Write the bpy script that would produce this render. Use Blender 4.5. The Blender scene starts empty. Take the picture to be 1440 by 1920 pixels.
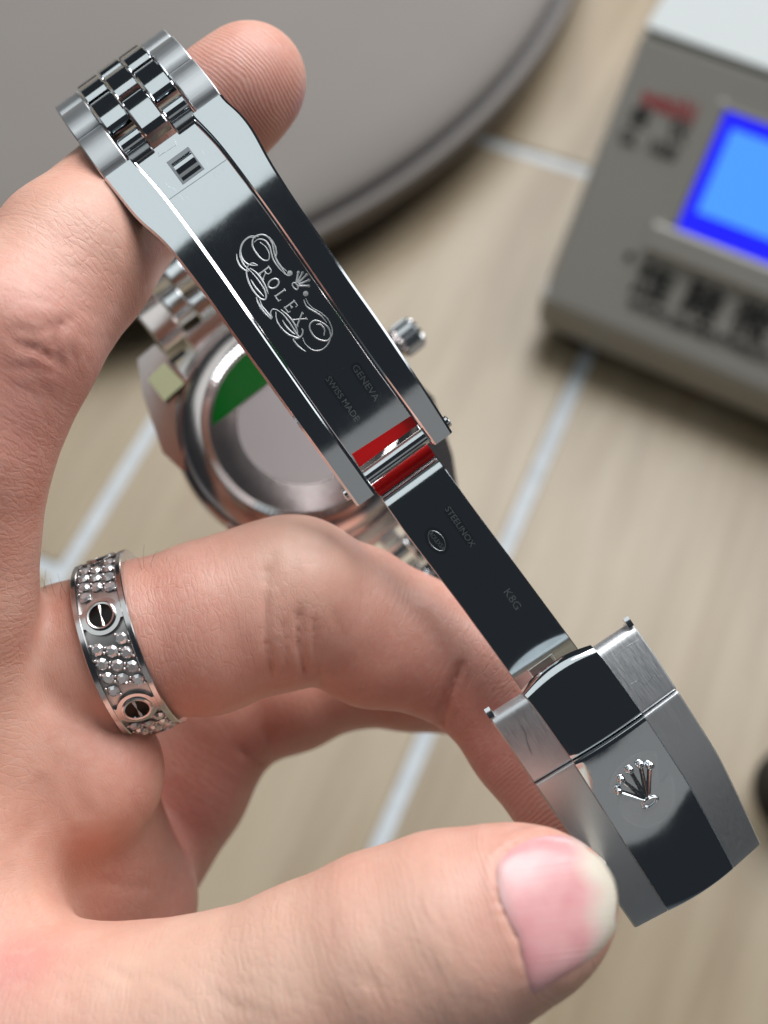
import bpy, bmesh, math, random
import numpy as np
from mathutils import Vector, Matrix

random.seed(7); np.random.seed(7)
scn = bpy.context.scene
col = scn.collection
S = 0.001                                   # millimetres to metres

# ------------------------------------------------------------------ camera, world, lamps, exposure
TILT = math.radians(62.0)                   # the lens looks 62 degrees below the horizon
FOC = 2200.0                                # focal length in pixels of the 1440 px wide picture
DIST = 0.45
CAM = np.array([0.0, -DIST*math.cos(TILT), DIST*math.sin(TILT)])
RX = np.array([1.0, 0, 0]); FW = np.array([0, math.cos(TILT), -math.sin(TILT)]); UP = np.array([0, math.sin(TILT), math.cos(TILT)])
cd = bpy.data.cameras.new('camera'); cam = bpy.data.objects.new('camera', cd); col.objects.link(cam)
cam.location = CAM; cam.rotation_euler = (math.pi/2 - TILT, 0, 0)
cd.sensor_fit = 'HORIZONTAL'; cd.sensor_width = 36; cd.lens = 36*FOC/1440
cd.clip_start = 0.005; cd.clip_end = 50
cd.dof.use_dof = True; cd.dof.focus_distance = 0.129; cd.dof.aperture_fstop = cd.lens/2.6
scn.camera = cam

w = bpy.data.worlds.new('World'); scn.world = w; w.use_nodes = True
bg = w.node_tree.nodes['Background']; bg.inputs[0].default_value = (0.74, 0.86, 1.0, 1); bg.inputs[1].default_value = 0.03

def area(name, loc, target, sx, sy, power, color):
    l = bpy.data.lights.new(name, 'AREA'); l.shape = 'RECTANGLE'; l.size = sx; l.size_y = sy
    l.energy = power; l.color = color
    o = bpy.data.objects.new(name, l); col.objects.link(o); o.location = loc
    d = Vector(target) - Vector(loc); o.rotation_euler = d.to_track_quat('-Z', 'Y').to_euler()
    return o
area('window_light', (0.42, 0.80, 1.30), (0, -0.1, 0.25), 1.4, 1.1, 35, (0.99, 0.99, 0.995))
area('side_glint_light', (1.13, 0.58, 0.67), (0, -0.15, 0.28), 0.5, 0.6, 1.5, (0.95, 0.98, 1.0))  # added side lamp, no window known; puts glints on right-hand steel edges
cl_ = area('ceiling_light', (-0.72, 0.26, 1.30), (-0.72, 0.26, 0), 1.3, 1.9, 6.6, (0.93, 1.0, 1.0))
cl_.rotation_euler = (0, 0, math.atan2(.77, -.63))          # a big pale ceiling panel, edge set where its reflection ends on the plate
rl_ = area('reflection_fill_light', (0.36, -1.00, 0.82), (0.02, -0.17, 0.27), 1.8, 0.42, 0.55, (1.0, 0.98, 0.95))  # added dim fill behind the camera, gives grey reflections on the clasp
z_ = (Vector(rl_.location) - Vector((0.02, -0.17, 0.27))).normalized(); x_ = Vector((.81, .518, .276)); x_ = (x_ - z_*x_.dot(z_)).normalized(); y_ = z_.cross(x_)
rl_.rotation_euler = Matrix((x_, y_, z_)).transposed().to_euler()
vs = scn.view_settings; vs.view_transform = 'Standard'; vs.look = 'None'; vs.gamma = 1; vs.exposure = 0.0
try: vs.use_curve_mapping = False
except Exception: pass
scn.cycles.max_bounces = 7
scn.cycles.use_adaptive_sampling = True; scn.cycles.adaptive_threshold = .02
scn.cycles.caustics_reflective = False; scn.cycles.caustics_refractive = False
scn.cycles.use_denoising = True

# ------------------------------------------------------------------ frames
def cw(p):                                  # (right, down, forward) millimetres from the lens -> world metres
    p = np.asarray(p, float)
    return CAM + S*(p[..., 0:1]*RX - p[..., 1:2]*UP + p[..., 2:3]*FW)
def P(px, py, d):                           # the point at forward distance d that stands on the sight line
    return np.array([(px-720)*d/FOC, (py-960)*d/FOC, d])
def ground(px, py, z=0.0):
    v = (px-720)*RX - (py-960)*UP + FOC*FW
    return CAM + v*((z-CAM[2])/v[2])
def nrm(v): v = np.asarray(v, float); return v/np.linalg.norm(v)

# ------------------------------------------------------------------ object helpers
def tag(o, label=None, cat=None, group=None, kind=None):
    if label: o['label'] = label
    if cat: o['category'] = cat
    if group: o['group'] = group
    if kind: o['kind'] = kind
    return o
def empty(name, loc):
    o = bpy.data.objects.new(name, None); o.empty_display_size = 0.01; col.objects.link(o); o.location = loc
    return o
def worldloc(o):
    v = Vector(o.location)
    while o.parent: o = o.parent; v = v + Vector(o.location)
    return np.array(v)
def make(name, verts, faces, mat, parent=None, smooth=None, origin=None):
    """one mesh object from world-space vertices; smooth = auto-smooth angle in degrees"""
    verts = np.asarray(verts, float)
    o0 = worldloc(parent) if parent else np.zeros(3)
    org = np.zeros(3) if origin is None else np.asarray(origin, float)
    me = bpy.data.meshes.new(name)
    me.from_pydata((verts - (o0 if origin is None else org)).tolist(), [], [list(map(int, f)) for f in faces]); me.update()
    bm = bmesh.new(); bm.from_mesh(me); bmesh.ops.recalc_face_normals(bm, faces=bm.faces); bm.to_mesh(me); bm.free()
    if smooth is not None:
        me.polygons.foreach_set('use_smooth', [True]*len(me.polygons))
        if smooth < 180: me.set_sharp_from_angle(angle=math.radians(smooth))
    if mat: me.materials.append(mat)
    o = bpy.data.objects.new(name, me); col.objects.link(o)
    if origin is not None: o.location = org - o0
    if parent: o.parent = parent
    return o
def merge(*vf):
    V, F, n = [], [], 0
    for v, f in vf:
        V += [tuple(x) for x in v]; F += [[i+n for i in q] for q in f]; n += len(v)
    return V, F

# ------------------------------------------------------------------ materials
def mat(name):
    m = bpy.data.materials.new(name); m.use_nodes = True
    return m, m.node_tree, m.node_tree.nodes['Principled BSDF']
def N(nt, t, **kw):
    n = nt.nodes.new(t)
    for k, v in kw.items(): setattr(n, k, v)
    return n
def noise(nt, scale, detail=2, rough=.5, vec=None, dist=0):
    n = N(nt, 'ShaderNodeTexNoise'); n.inputs['Scale'].default_value = scale; n.inputs['Detail'].default_value = detail
    n.inputs['Roughness'].default_value = rough; n.inputs['Distortion'].default_value = dist
    if vec is not None: nt.links.new(vec, n.inputs['Vector'])
    return n
def ramp(nt, fac, stops):
    r = N(nt, 'ShaderNodeValToRGB'); e = r.color_ramp.elements
    while len(e) > 1: e.remove(e[-1])
    for i, (p, c) in enumerate(stops):
        k = e[0] if i == 0 else e.new(p)
        k.position = p; k.color = (*c, 1) if len(c) == 3 else c
    nt.links.new(fac, r.inputs[0]); return r
def bump(nt, height, strength, dist, prev=None):
    b = N(nt, 'ShaderNodeBump'); b.inputs['Strength'].default_value = strength; b.inputs['Distance'].default_value = dist
    nt.links.new(height, b.inputs['Height'])
    if prev is not None: nt.links.new(prev, b.inputs['Normal'])
    return b
def coords(nt, scale=(1, 1, 1), rot=(0, 0, 0), kind='Object'):
    tc = N(nt, 'ShaderNodeTexCoord'); mp = N(nt, 'ShaderNodeMapping')
    mp.inputs['Scale'].default_value = scale; mp.inputs['Rotation'].default_value = rot
    nt.links.new(tc.outputs[kind], mp.inputs['Vector']); return mp.outputs[0]
def math_(nt, op, a, b=None, clamp=False):
    m = N(nt, 'ShaderNodeMath', operation=op); m.use_clamp = clamp
    for i, x in enumerate((a, b)):
        if x is None: continue
        if isinstance(x, (int, float)): m.inputs[i].default_value = x
        else: nt.links.new(x, m.inputs[i])
    return m.outputs[0]
def mixc(nt, fac, a, b, blend='MIX'):
    m = N(nt, 'ShaderNodeMix', data_type='RGBA', blend_type=blend)
    for s, x in ((m.inputs[0], fac), (m.inputs[6], a), (m.inputs[7], b)):
        if isinstance(x, (int, float)): s.default_value = x
        elif isinstance(x, tuple): s.default_value = (*x, 1)
        else: nt.links.new(x, s)
    return m.outputs[2]

def steel(name, base, rough, wear=0.05, bumpy=0.0):
    m, nt, b = mat(name)
    b.inputs['Metallic'].default_value = 1; b.inputs['Base Color'].default_value = (*base, 1)
    v = coords(nt)
    n1 = noise(nt, 260, 5, .65, v); n2 = noise(nt, 2600, 3, .6, v)
    f = math_(nt, 'ADD', math_(nt, 'MULTIPLY', n1.outputs[0], wear), math_(nt, 'MULTIPLY', n2.outputs[0], wear*.5))
    r = math_(nt, 'ADD', f, rough - wear*.6, clamp=True)
    nt.links.new(r, b.inputs['Roughness'])
    if bumpy:
        nt.links.new(bump(nt, noise(nt, 90, 3, .5, v).outputs[0], bumpy, 0.0004).outputs[0], b.inputs['Normal'])
    return m
M_polish = steel('polished steel', (0.70, 0.74, 0.77), 0.06, 0.10, 0.07)
M_case = steel('watch case steel', (0.72, 0.65, 0.63), 0.20, 0.05)  # warm tint: the hand's rosy reflection put into the steel colour
M_edge = steel('steel edges', (0.78, 0.80, 0.82), 0.12, 0.06)
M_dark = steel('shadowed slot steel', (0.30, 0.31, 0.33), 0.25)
M_etch = steel('frosted etching', (0.80, 0.82, 0.83), 0.48, 0.1)
M_stamp = steel('faint stamped lettering', (0.52, 0.56, 0.58), 0.33, 0.05)
def brushed(name, direction):               # fine parallel scratches; direction = grain direction in world space
    m, nt, b = mat(name)
    b.inputs['Metallic'].default_value = 1; b.inputs['Base Color'].default_value = (0.66, 0.68, 0.70, 1)
    tc = N(nt, 'ShaderNodeTexCoord')
    d = nrm(direction); e = nrm(np.cross(d, [0.3, 0.2, 0.9])); g = np.cross(d, e)
    vec = N(nt, 'ShaderNodeCombineXYZ')
    for i, (ax, s) in enumerate(((d, 120), (e, 6500), (g, 6500))):
        dp = N(nt, 'ShaderNodeVectorMath', operation='DOT_PRODUCT'); dp.inputs[1].default_value = tuple(ax*s)
        nt.links.new(tc.outputs['Object'], dp.inputs[0]); nt.links.new(dp.outputs['Value'], vec.inputs[i])
    n = noise(nt, 1.0, 3, .6, vec.outputs[0])
    nt.links.new(math_(nt, 'ADD', math_(nt, 'MULTIPLY', n.outputs[0], 0.22), 0.30), b.inputs['Roughness'])
    nt.links.new(bump(nt, n.outputs[0], 0.22, 0.00006).outputs[0], b.inputs['Normal'])
    return m
def plain(name, c, rough=.5, spec=.5, **kw):
    m, nt, b = mat(name); b.inputs['Base Color'].default_value = (*c, 1); b.inputs['Roughness'].default_value = rough
    b.inputs['Specular IOR Level'].default_value = spec
    for k, v in kw.items(): b.inputs[k].default_value = v
    return m
M_red = plain('red plastic film', (0.80, 0.006, 0.008), 0.35)
M_black = plain('black rubber', (0.015, 0.015, 0.016), 0.55)
M_green = plain('green sticker', (0.0, 0.125, 0.01), 0.25)
M_disc = plain('protective film over the case back', (0.50, 0.47, 0.48), 0.3)
M_tape = plain('pale yellow tape', (0.62, 0.66, 0.40), 0.5)
M_white = plain('white paint', (0.40, 0.43, 0.43), 0.5)
M_ink = plain('black print', (0.012, 0.013, 0.014), 0.5)
M_redink = plain('red print', (0.45, 0.03, 0.04), 0.5)
M_film = plain('clear protective film', (0.9, 0.93, 0.95), 0.2, Alpha=0.035)
M_dia = plain('cut stones', (.92, .93, .95), 0.03, .9, **{'Transmission Weight': .45, 'IOR': 2.2, 'Metallic': .35})
M_ringsteel = steel('ring steel', (0.66, 0.64, 0.64), 0.16, 0.08)
M_ringdark = steel('ring pave bed', (0.55, 0.53, 0.52), 0.35, 0.1)
M_screw = steel('dark screw head', (0.025, 0.024, 0.023), 0.2, 0.1)  # the head's black reflection is put into its base colour

# ------------------------------------------------------------------ bent strip frame: s along, u across, h out
class Strip:
    def __init__(self, O, a, n, R):
        self.O = np.asarray(O, float); self.a = nrm(a); n = np.asarray(n, float)
        self.n = nrm(n - self.a*np.dot(n, self.a)); self.w = np.cross(self.n, self.a); self.R = R
        if self.w[0] < 0: self.w = -self.w
    def at(self, s, u=0.0, h=0.0):
        t = s/self.R; r = self.R + h
        return self.O + self.a*(r*math.sin(t)) + self.n*(r*math.cos(t) - self.R) + self.w*u
    def W(self, s, u=0.0, h=0.0): return cw(self.at(s, u, h))
    def tan(self, s): t = s/self.R; return self.a*math.cos(t) - self.n*math.sin(t)
    def nor(self, s): t = s/self.R; return self.n*math.cos(t) + self.a*math.sin(t)
    def pix(self, px, py, h=0.0):           # surface coordinates of the point seen at a pixel
        s = u = 0.0
        for _ in range(25):
            p = self.at(s, u, h); q = np.array([720+FOC*p[0]/p[2], 960+FOC*p[1]/p[2]])
            e = np.array([px, py]) - q
            J = []
            for ds, du in ((.05, 0), (0, .05)):
                p2 = self.at(s+ds, u+du, h); J.append((np.array([720+FOC*p2[0]/p2[2], 960+FOC*p2[1]/p2[2]]) - q)/.05)
            d = np.linalg.solve(np.array(J).T, e); s += d[0]; u += d[1]
            if abs(d).max() < 1e-5: break
        return s, u

def sweep(strip, ss, prof, closed=True, cap=True):
    """prof(s) -> list of (u, h); returns verts, faces"""
    V, F = [], []; n = None
    for s in ss:
        pr = prof(s); n = len(pr)
        V += [strip.W(s + (q[2] if len(q) > 2 else 0), q[0], q[1]) for q in pr]
    for i in range(len(ss)-1):
        for j in range(n if closed else n-1):
            k = (j+1) % n; F.append((i*n+j, i*n+k, (i+1)*n+k, (i+1)*n+j))
    if cap and closed: F.append(tuple(range(n))); F.append(tuple(range((len(ss)-1)*n, len(ss)*n)))
    return V, F
def block(strip, s0, s1, u0, u1, h0, h1, ns=4, bev=0.12):
    """bevelled bar on a strip"""
    ss = [s0, s0+bev] + list(np.linspace(s0+bev, s1-bev, ns+1))[1:-1] + [s1-bev, s1]
    def prof(s):
        t = bev if s in (s0, s1) else 0.0
        return [(u0, h0), (u1, h0), (u1, h1-bev-t*.0), (u1-bev, h1-t), (u0+bev, h1-t), (u0, h1-bev-t*.0)] if not t else \
               [(u0, h0), (u1, h0), (u1, h1-bev), (u1-bev*.9, h1-bev), (u0+bev*.9, h1-bev), (u0, h1-bev)]
    return sweep(strip, ss, prof)
def ribbon(strip, pts, width, h=0.02, taper=True, dense=6, th=None):
    """engraved line: pts in (s,u); Catmull-Rom smoothed, flat with chamfer, slightly proud"""
    p = np.array(pts, float)
    if dense > 1 and len(p) > 2:
        q = np.vstack([2*p[0]-p[1], p, 2*p[-1]-p[-2]]); out = []
        for i in range(1, len(q)-2):
            for t in np.linspace(0, 1, dense, endpoint=False):
                a, b, c, d = q[i-1:i+3]
                out.append(.5*((2*b)+(-a+c)*t+(2*a-5*b+4*c-d)*t*t+(-a+3*b-3*c+d)*t**3))
        out.append(p[-1]); p = np.array(out)
    tg = np.gradient(p, axis=0); tg /= np.linalg.norm(tg, axis=1)[:, None] + 1e-9
    nn = np.c_[-tg[:, 1], tg[:, 0]]
    V, F = [], []
    m = len(p)
    for i in range(m):
        t = i/(m-1) if m > 1 else 0
        wd = width*.5*((.45 + .55*math.sin(math.pi*min(max(t, .03), .97))) if taper else 1)
        for k, hh in ((-1, h*.2), (-.5, h), (.5, h), (1, h*.2)):
            V.append(strip.W(p[i, 0]+nn[i, 0]*wd*k, p[i, 1]+nn[i, 1]*wd*k, hh))
    for i in range(m-1):
        for k in range(3): F.append((4*i+k, 4*i+k+1, 4*i+5+k, 4*i+4+k))
    return V, F
def dot(strip, s, u, r, h=0.03, n=14):
    V = [strip.W(s, u, h)] + [strip.W(s+r*math.cos(a), u+r*math.sin(a), h*.3) for a in np.linspace(0, 2*math.pi, n, endpoint=False)]
    return V, [(0, i+1, (i+1) % n+1) for i in range(n)]
def text2d(s, size, bold=0.0):
    cu = bpy.data.curves.new('t', 'FONT'); cu.body = s; cu.size = size; cu.offset = bold; cu.align_x = 'CENTER'; cu.align_y = 'CENTER'; cu.resolution_u = 3
    o = bpy.data.objects.new('t', cu); col.objects.link(o)
    dg = bpy.context.evaluated_depsgraph_get(); me = bpy.data.meshes.new_from_object(o.evaluated_get(dg))
    v = [(x.co.x, x.co.y) for x in me.vertices]; f = [tuple(p.vertices) for p in me.polygons]
    bpy.data.objects.remove(o); bpy.data.curves.remove(cu); bpy.data.meshes.remove(me)
    return v, f
def lathe(frame, prof, n=96, ang=None):
    """frame = (O, x, y, z) in lens millimetres, prof = [(r, z)]"""
    O, X, Y, Z = frame; V, F = [], []
    for r, z in prof:
        for i in range(n):
            a = 2*math.pi*i/n; V.append(O + X*(r*math.cos(a)) + Y*(r*math.sin(a)) + Z*z)
    for k in range(len(prof)-1):
        for i in range(n):
            j = (i+1) % n; F.append((k*n+i, k*n+j, (k+1)*n+j, (k+1)*n+i))
    if prof[0][0] > 1e-6: F.append(tuple(range(n)))
    if prof[-1][0] > 1e-6: F.append(tuple(range((len(prof)-1)*n, len(prof)*n)))
    return cw(np.array(V)), F
def tube(frame_fn, path, r, n=10):
    V, F = [], []; path = [np.asarray(p, float) for p in path]
    for i, p in enumerate(path):
        t = nrm(path[min(i+1, len(path)-1)] - path[max(i-1, 0)])
        x = nrm(np.cross(t, [0.31, 0.52, 0.79])); y = np.cross(t, x)
        V += [p + (x*math.cos(a)+y*math.sin(a))*r for a in np.linspace(0, 2*math.pi, n, endpoint=False)]
    for i in range(len(path)-1):
        for j in range(n): k = (j+1) % n; F.append((i*n+j, i*n+k, (i+1)*n+k, (i+1)*n+j))
    F.append(tuple(range(n))); F.append(tuple(range((len(path)-1)*n, len(path)*n)))
    return frame_fn(np.array(V)), F
def ball(O, r, nu=16, nv=10, squash=None):
    V, F = [], []
    for i in range(nv+1):
        th = math.pi*i/nv
        for j in range(nu):
            ph = 2*math.pi*j/nu; V.append(np.asarray(O) + r*np.array([math.sin(th)*math.cos(ph), math.sin(th)*math.sin(ph), math.cos(th)]))
    for i in range(nv):
        for j in range(nu): k = (j+1) % nu; F.append((i*nu+j, i*nu+k, (i+1)*nu+k, (i+1)*nu+j))
    return cw(np.array(V)), F

# ------------------------------------------------------------------ the floor: wood-look planks with pale grout
GA = math.radians(23.2)
DA = np.array([math.sin(GA), math.cos(GA), 0]); DB = np.array([math.cos(GA), -math.sin(GA), 0])
m, nt, b = mat('pale grout'); M_grout = m
v = coords(nt); n = noise(nt, 160, 4, .6, v)
nt.links.new(ramp(nt, n.outputs[0], [(.3, (.46, .50, .53)), (.75, (.58, .62, .65))]).outputs[0], b.inputs['Base Color']); b.inputs['Roughness'].default_value = .7
floor_org = np.zeros(3)
fs = 6.0
floor = make('floor', [(-fs, -fs, -.0008), (fs, -fs, -.0008), (fs, fs, -.0008), (-fs, fs, -.0008)], [(0, 1, 2, 3)], M_grout)
tag(floor, kind='structure')
m, nt, b = mat('wood-look plank'); M_plank = m
oi = N(nt, 'ShaderNodeObjectInfo')
tc = N(nt, 'ShaderNodeTexCoord')
off = N(nt, 'ShaderNodeVectorMath', operation='MULTIPLY_ADD'); cx_ = N(nt, 'ShaderNodeCombineXYZ')
for i, k in enumerate((37.0, 91.0, 13.0)): nt.links.new(math_(nt, 'MULTIPLY', oi.outputs['Random'], k), cx_.inputs[i])
off.inputs[1].default_value = (60, 5, 60); nt.links.new(tc.outputs['Object'], off.inputs[0]); nt.links.new(cx_.outputs[0], off.inputs[2])
g1 = noise(nt, 1.0, 5, .6, off.outputs[0], .6); g2 = noise(nt, 5.5, 6, .65, off.outputs[0], .3); g3 = noise(nt, .35, 2, .5, off.outputs[0])
c = ramp(nt, g1.outputs[0], [(.25, (.205, .15, .088)), (.45, (.295, .228, .143)), (.62, (.365, .292, .196)), (.8, (.27, .20, .125))])
c2 = mixc(nt, math_(nt, 'MULTIPLY', ramp(nt, g2.outputs[0], [(.45, (0, 0, 0)), (.72, (1, 1, 1))]).outputs[0], .35), c.outputs[0], (.30, .21, .13))
c3 = mixc(nt, math_(nt, 'MULTIPLY', ramp(nt, g3.outputs[0], [(.4, (0, 0, 0)), (.7, (1, 1, 1))]).outputs[0], .35), c2, (.43, .365, .275))
nt.links.new(c3, b.inputs['Base Color'])
b.inputs['Roughness'].default_value = .38
nt.links.new(bump(nt, g2.outputs[0], .25, .0006).outputs[0], b.inputs['Normal'])
PW, PL, GAP = .1485, .62, .0046
def plank_mesh():
    hw, hl, t, bv = (PW-GAP)/2, (PL-GAP)/2, .008, .0012
    V = []
    for x, y, z in ((hw, hl, -t), (hw, hl, -bv), (hw-bv, hl-bv, 0)):
        for sx, sy in ((1, 1), (-1, 1), (-1, -1), (1, -1)): V.append((sx*x, sy*y, z))
    F = [(8, 9, 10, 11)]
    for k in (0, 4):
        for i in range(4): j = (i+1) % 4; F.append((k+i, k+j, k+4+j, k+4+i))
    me = bpy.data.meshes.new('plank'); me.from_pydata(V, [], F); me.materials.append(M_plank); me.update(); return me
pm = plank_mesh()
edge = ground(950, 1020)                    # a point on the joint that runs past the clasp
j1 = ground(990, 287.5); j2 = ground(92, 1065)
e0 = edge @ DB; s1 = j1 @ DA; s2 = j2 @ DA
for ci in range(-8, 8):
    cxb = e0 + (ci-.5)*PW                   # column ci lies left of joint e0 + ci*PW
    off_ = s1 if ci == 0 else s2 if ci == -1 else s1 + PL*(.37*ci % 1)
    for r in range(-2, 3):
        p = DB*cxb + DA*(off_ + (r+.5)*PL)
        if abs(p[0]) > 1.1 or not (-.75 < p[1] < 1.5): continue
        o = bpy.data.objects.new('plank', pm); col.objects.link(o); o.parent = floor
        o.location = (p[0], p[1], random.uniform(-.0002, .0002)); o.rotation_euler = (0, 0, -GA + random.choice((0, math.pi)))

# ------------------------------------------------------------------ the large grey round lid at the back
def circle_fit(z, pts):
    q = np.array([ground(*p, z)[:2] for p in pts]); A = np.c_[2*q, np.ones(len(q))]
    s = np.linalg.lstsq(A, (q**2).sum(1), rcond=None)[0]
    return s[:2], math.sqrt(s[2]+s[0]**2+s[1]**2)
rim_px = [(1085, 0), (1037, 90), (967, 192), (877, 285), (765, 378), (645, 447)]
LH = .034
(lc, lr) = circle_fit(LH*.55, rim_px)
m, nt, b = mat('grey moulded plastic'); M_lid = m
v = coords(nt); n1 = noise(nt, 9, 3, .5, v); n2 = noise(nt, 2200, 2, .5, v)
nt.links.new(ramp(nt, n1.outputs[0], [(.3, (.195, .176, .162)), (.7, (.215, .196, .182))]).outputs[0], b.inputs['Base Color'])
b.inputs['Roughness'].default_value = .68; b.inputs['Specular IOR Level'].default_value = .25; nt.links.new(bump(nt, n2.outputs[0], .15, .0003).outputs[0], b.inputs['Normal'])
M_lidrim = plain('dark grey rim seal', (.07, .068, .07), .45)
lid = empty('round_lid', (lc[0], lc[1], 0)); tag(lid, 'large smooth grey round lid with a dark rim groove on the wood floor', 'lid')
def wlathe(c, prof, n=192):
    V, F = [], []
    for r, z in prof:
        V += [(c[0]+r*math.cos(2*math.pi*i/n), c[1]+r*math.sin(2*math.pi*i/n), z) for i in range(n)]
    for k in range(len(prof)-1):
        for i in range(n): j = (i+1) % n; F.append((k*n+i, k*n+j, (k+1)*n+j, (k+1)*n+i))
    return V, F
top = [(1e-4, LH+.016)] + [(lr*t, LH+.016*(1-t**2.4)) for t in np.linspace(.1, .96, 14)] + [(lr*.972, LH-.0025), (lr*.9735, LH-.004)]
V_, F_ = wlathe(lc, top); make('dome', V_, F_, M_lid, lid, 50)
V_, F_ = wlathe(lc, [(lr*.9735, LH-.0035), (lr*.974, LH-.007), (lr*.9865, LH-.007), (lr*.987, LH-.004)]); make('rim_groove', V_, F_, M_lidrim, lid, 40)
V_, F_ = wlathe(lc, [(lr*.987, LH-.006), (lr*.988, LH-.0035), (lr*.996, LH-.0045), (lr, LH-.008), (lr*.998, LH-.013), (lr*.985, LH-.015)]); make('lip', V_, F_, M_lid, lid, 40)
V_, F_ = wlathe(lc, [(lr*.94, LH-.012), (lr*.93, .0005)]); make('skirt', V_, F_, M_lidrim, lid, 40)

# ------------------------------------------------------------------ the instrument with the blue screen
FL = ground(1035, 655)                      # left front foot on the floor
def dev_solve(px, py, base, fwd):
    v = (px-720)*RX - (py-960)*UP + FOC*FW
    # base + t*fwd + z*Z lies in the plane through the sight line
    best = None
    for t in np.linspace(0, .14, 141):
        q = base + fwd*t
        for z in np.linspace(0.0, .2, 201):
            pt = q + np.array([0, 0, z]); d = pt - CAM
            x = 720+FOC*(d@RX)/(d@FW); y = 960-FOC*(d@UP)/(d@FW); e = (x-px)**2+(y-py)**2
            if best is None or e < best[0]: best = (e, t, z)
    return best
FH = .012                                   # foot height
c0 = ground(1003, 600, FH)                  # lower left front corner of the housing
DBd = nrm(ground(1440, 783, FH) - c0)       # along the front
DAd = np.array([-DBd[1], DBd[0], 0])        # away from the front
LIPH = .016
_, tF, zF = dev_solve(1212, 14, c0, DAd)
top_l = np.array([0, 0, 0])
DW = .24
dev = empty('timing_instrument', tuple(c0*[1, 1, 0])); tag(dev, 'boxy beige grey instrument with a lit blue screen and black print', 'instrument')
m, nt, b = mat('beige grey painted housing'); M_dev = m
v = coords(nt); n1 = noise(nt, 14, 3, .5, v); n2 = noise(nt, 1800, 2, .5, v)
nt.links.new(ramp(nt, n1.outputs[0], [(.3, (.37, .355, .32)), (.7, (.40, .385, .35))]).outputs[0], b.inputs['Base Color'])
b.inputs['Roughness'].default_value = .45; nt.links.new(bump(nt, n2.outputs[0], .2, .0003).outputs[0], b.inputs['Normal'])
def dv(x, y, z): return c0*[1, 1, 0] + DBd*x + DAd*y + np.array([0, 0, z])
zF = max(zF, .03); topd = tF + .13
side = [(0, FH), (0, FH+LIPH), (tF, zF+0.0), (topd, zF+.004), (topd, FH)]
# front slope from (0,FH+LIPH) to (tF,zF)
def prism(pts, x0, x1, bev=.003):
    c = np.mean(pts, axis=0); V = []
    for x, k in ((x0, 1-bev/.04), (x0+bev, 1), (x1-bev, 1), (x1, 1-bev/.04)):
        V += [dv(x, *(c+(np.array(p)-c)*k)) for p in pts]
    n = len(pts); F = [tuple(range(n)), tuple(range(3*n, 4*n))]
    for i in range(3):
        for j in range(n): k = (j+1) % n; F.append((i*n+j, i*n+k, (i+1)*n+k, (i+1)*n+j))
    return V, F
V_, F_ = prism([(-.0008, FH), (-.0008, FH+LIPH-.001), (.0, FH+LIPH), (topd, FH+LIPH), (topd, FH)], -.0008, DW+.0008)
make('base', V_, F_, M_dev, dev, 30)
V_, F_ = prism([(0, FH+LIPH+.0005), (tF, zF), (topd, zF+.004), (topd, FH+LIPH+.0005)], 0, DW)
make('housing', V_, F_, M_dev, dev, 30)
V_, F_ = prism([(tF+.002, zF+.0012), (tF+.002, zF+.0032), (topd, zF+.0072), (topd, zF+.0052)], .001, DW-.001, .001)
make('top_cover', V_, F_, M_white, dev, 30)
for x, y in ((.016, .014), (DW-.016, .014), (.016, topd-.02), (DW-.016, topd-.02)):
    q = dv(x, y, 0); V_, F_ = wlathe(q[:2], [(.0095, .0), (.011, .002), (.011, FH+.001), (.005, FH+.001)], 24)
    make('foot', V_, F_, M_black, dev, 40)
# face frame
f0 = np.array([0, FH+LIPH+.0005]); f1 = np.array([tF, zF]); FLEN = np.linalg.norm(f1-f0); fd = (f1-f0)/FLEN; fn = np.array([-fd[1], fd[0]])
def face(x, t, h=0.0): q = f0 + fd*t + fn*h; return dv(x, q[0], q[1])
def facepix(px, py):
    O = face(0, 0); ex = DBd; et = DAd*fd[0] + np.array([0, 0, fd[1]]); nn = np.cross(ex, et)
    v = (px-720)*RX - (py-960)*UP + FOC*FW; k = ((O-CAM) @ nn)/(v @ nn); p = CAM+v*k - O
    return p @ ex, p @ et
M_scr = bpy.data.materials.new('lit blue screen'); M_scr.use_nodes = True; nt = M_scr.node_tree
for n_ in list(nt.nodes): nt.nodes.remove(n_)
em = N(nt, 'ShaderNodeEmission'); ou = N(nt, 'ShaderNodeOutputMaterial'); nt.links.new(em.outputs[0], ou.inputs[0])
em.inputs[0].default_value = (.085, .345, 1, 1); em.inputs[1].default_value = 1.05
M_scr2 = bpy.data.materials.new('screen border glow'); M_scr2.use_nodes = True
e2 = M_scr2.node_tree; b2 = e2.nodes['Principled BSDF']; b2.inputs['Base Color'].default_value = (.01, .01, .3, 1)
b2.inputs['Emission Color'].default_value = (.01, .012, 1, 1); b2.inputs['Emission Strength'].default_value = .95
sx0, st1 = facepix(1350, 203); sxb, st0 = facepix(1281, 432); sx0 = (sx0+sxb)/2
def fslab(name, x0, x1, t0, t1, h0, h1, m_, parent=dev, bev=.0012):
    V = []
    for k, h in ((0, h0), (0, h1-bev), (bev, h1)):
        V += [face(x0+k, t0+k, h), face(x1-k, t0+k, h), face(x1-k, t1-k, h), face(x0+k, t1-k, h)]
    F = [(8, 9, 10, 11)]
    for q in (0, 4):
        for i in range(4): j = (i+1) % 4; F.append((q+i, q+j, q+4+j, q+4+i))
    return make(name, V, F, m_, parent, 30)
sw = .105
bz = fslab('screen_bezel', sx0-.0085, sx0+sw+.006, st0-.0115, st0-.0005, -.001, .0030, M_dev)
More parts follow.
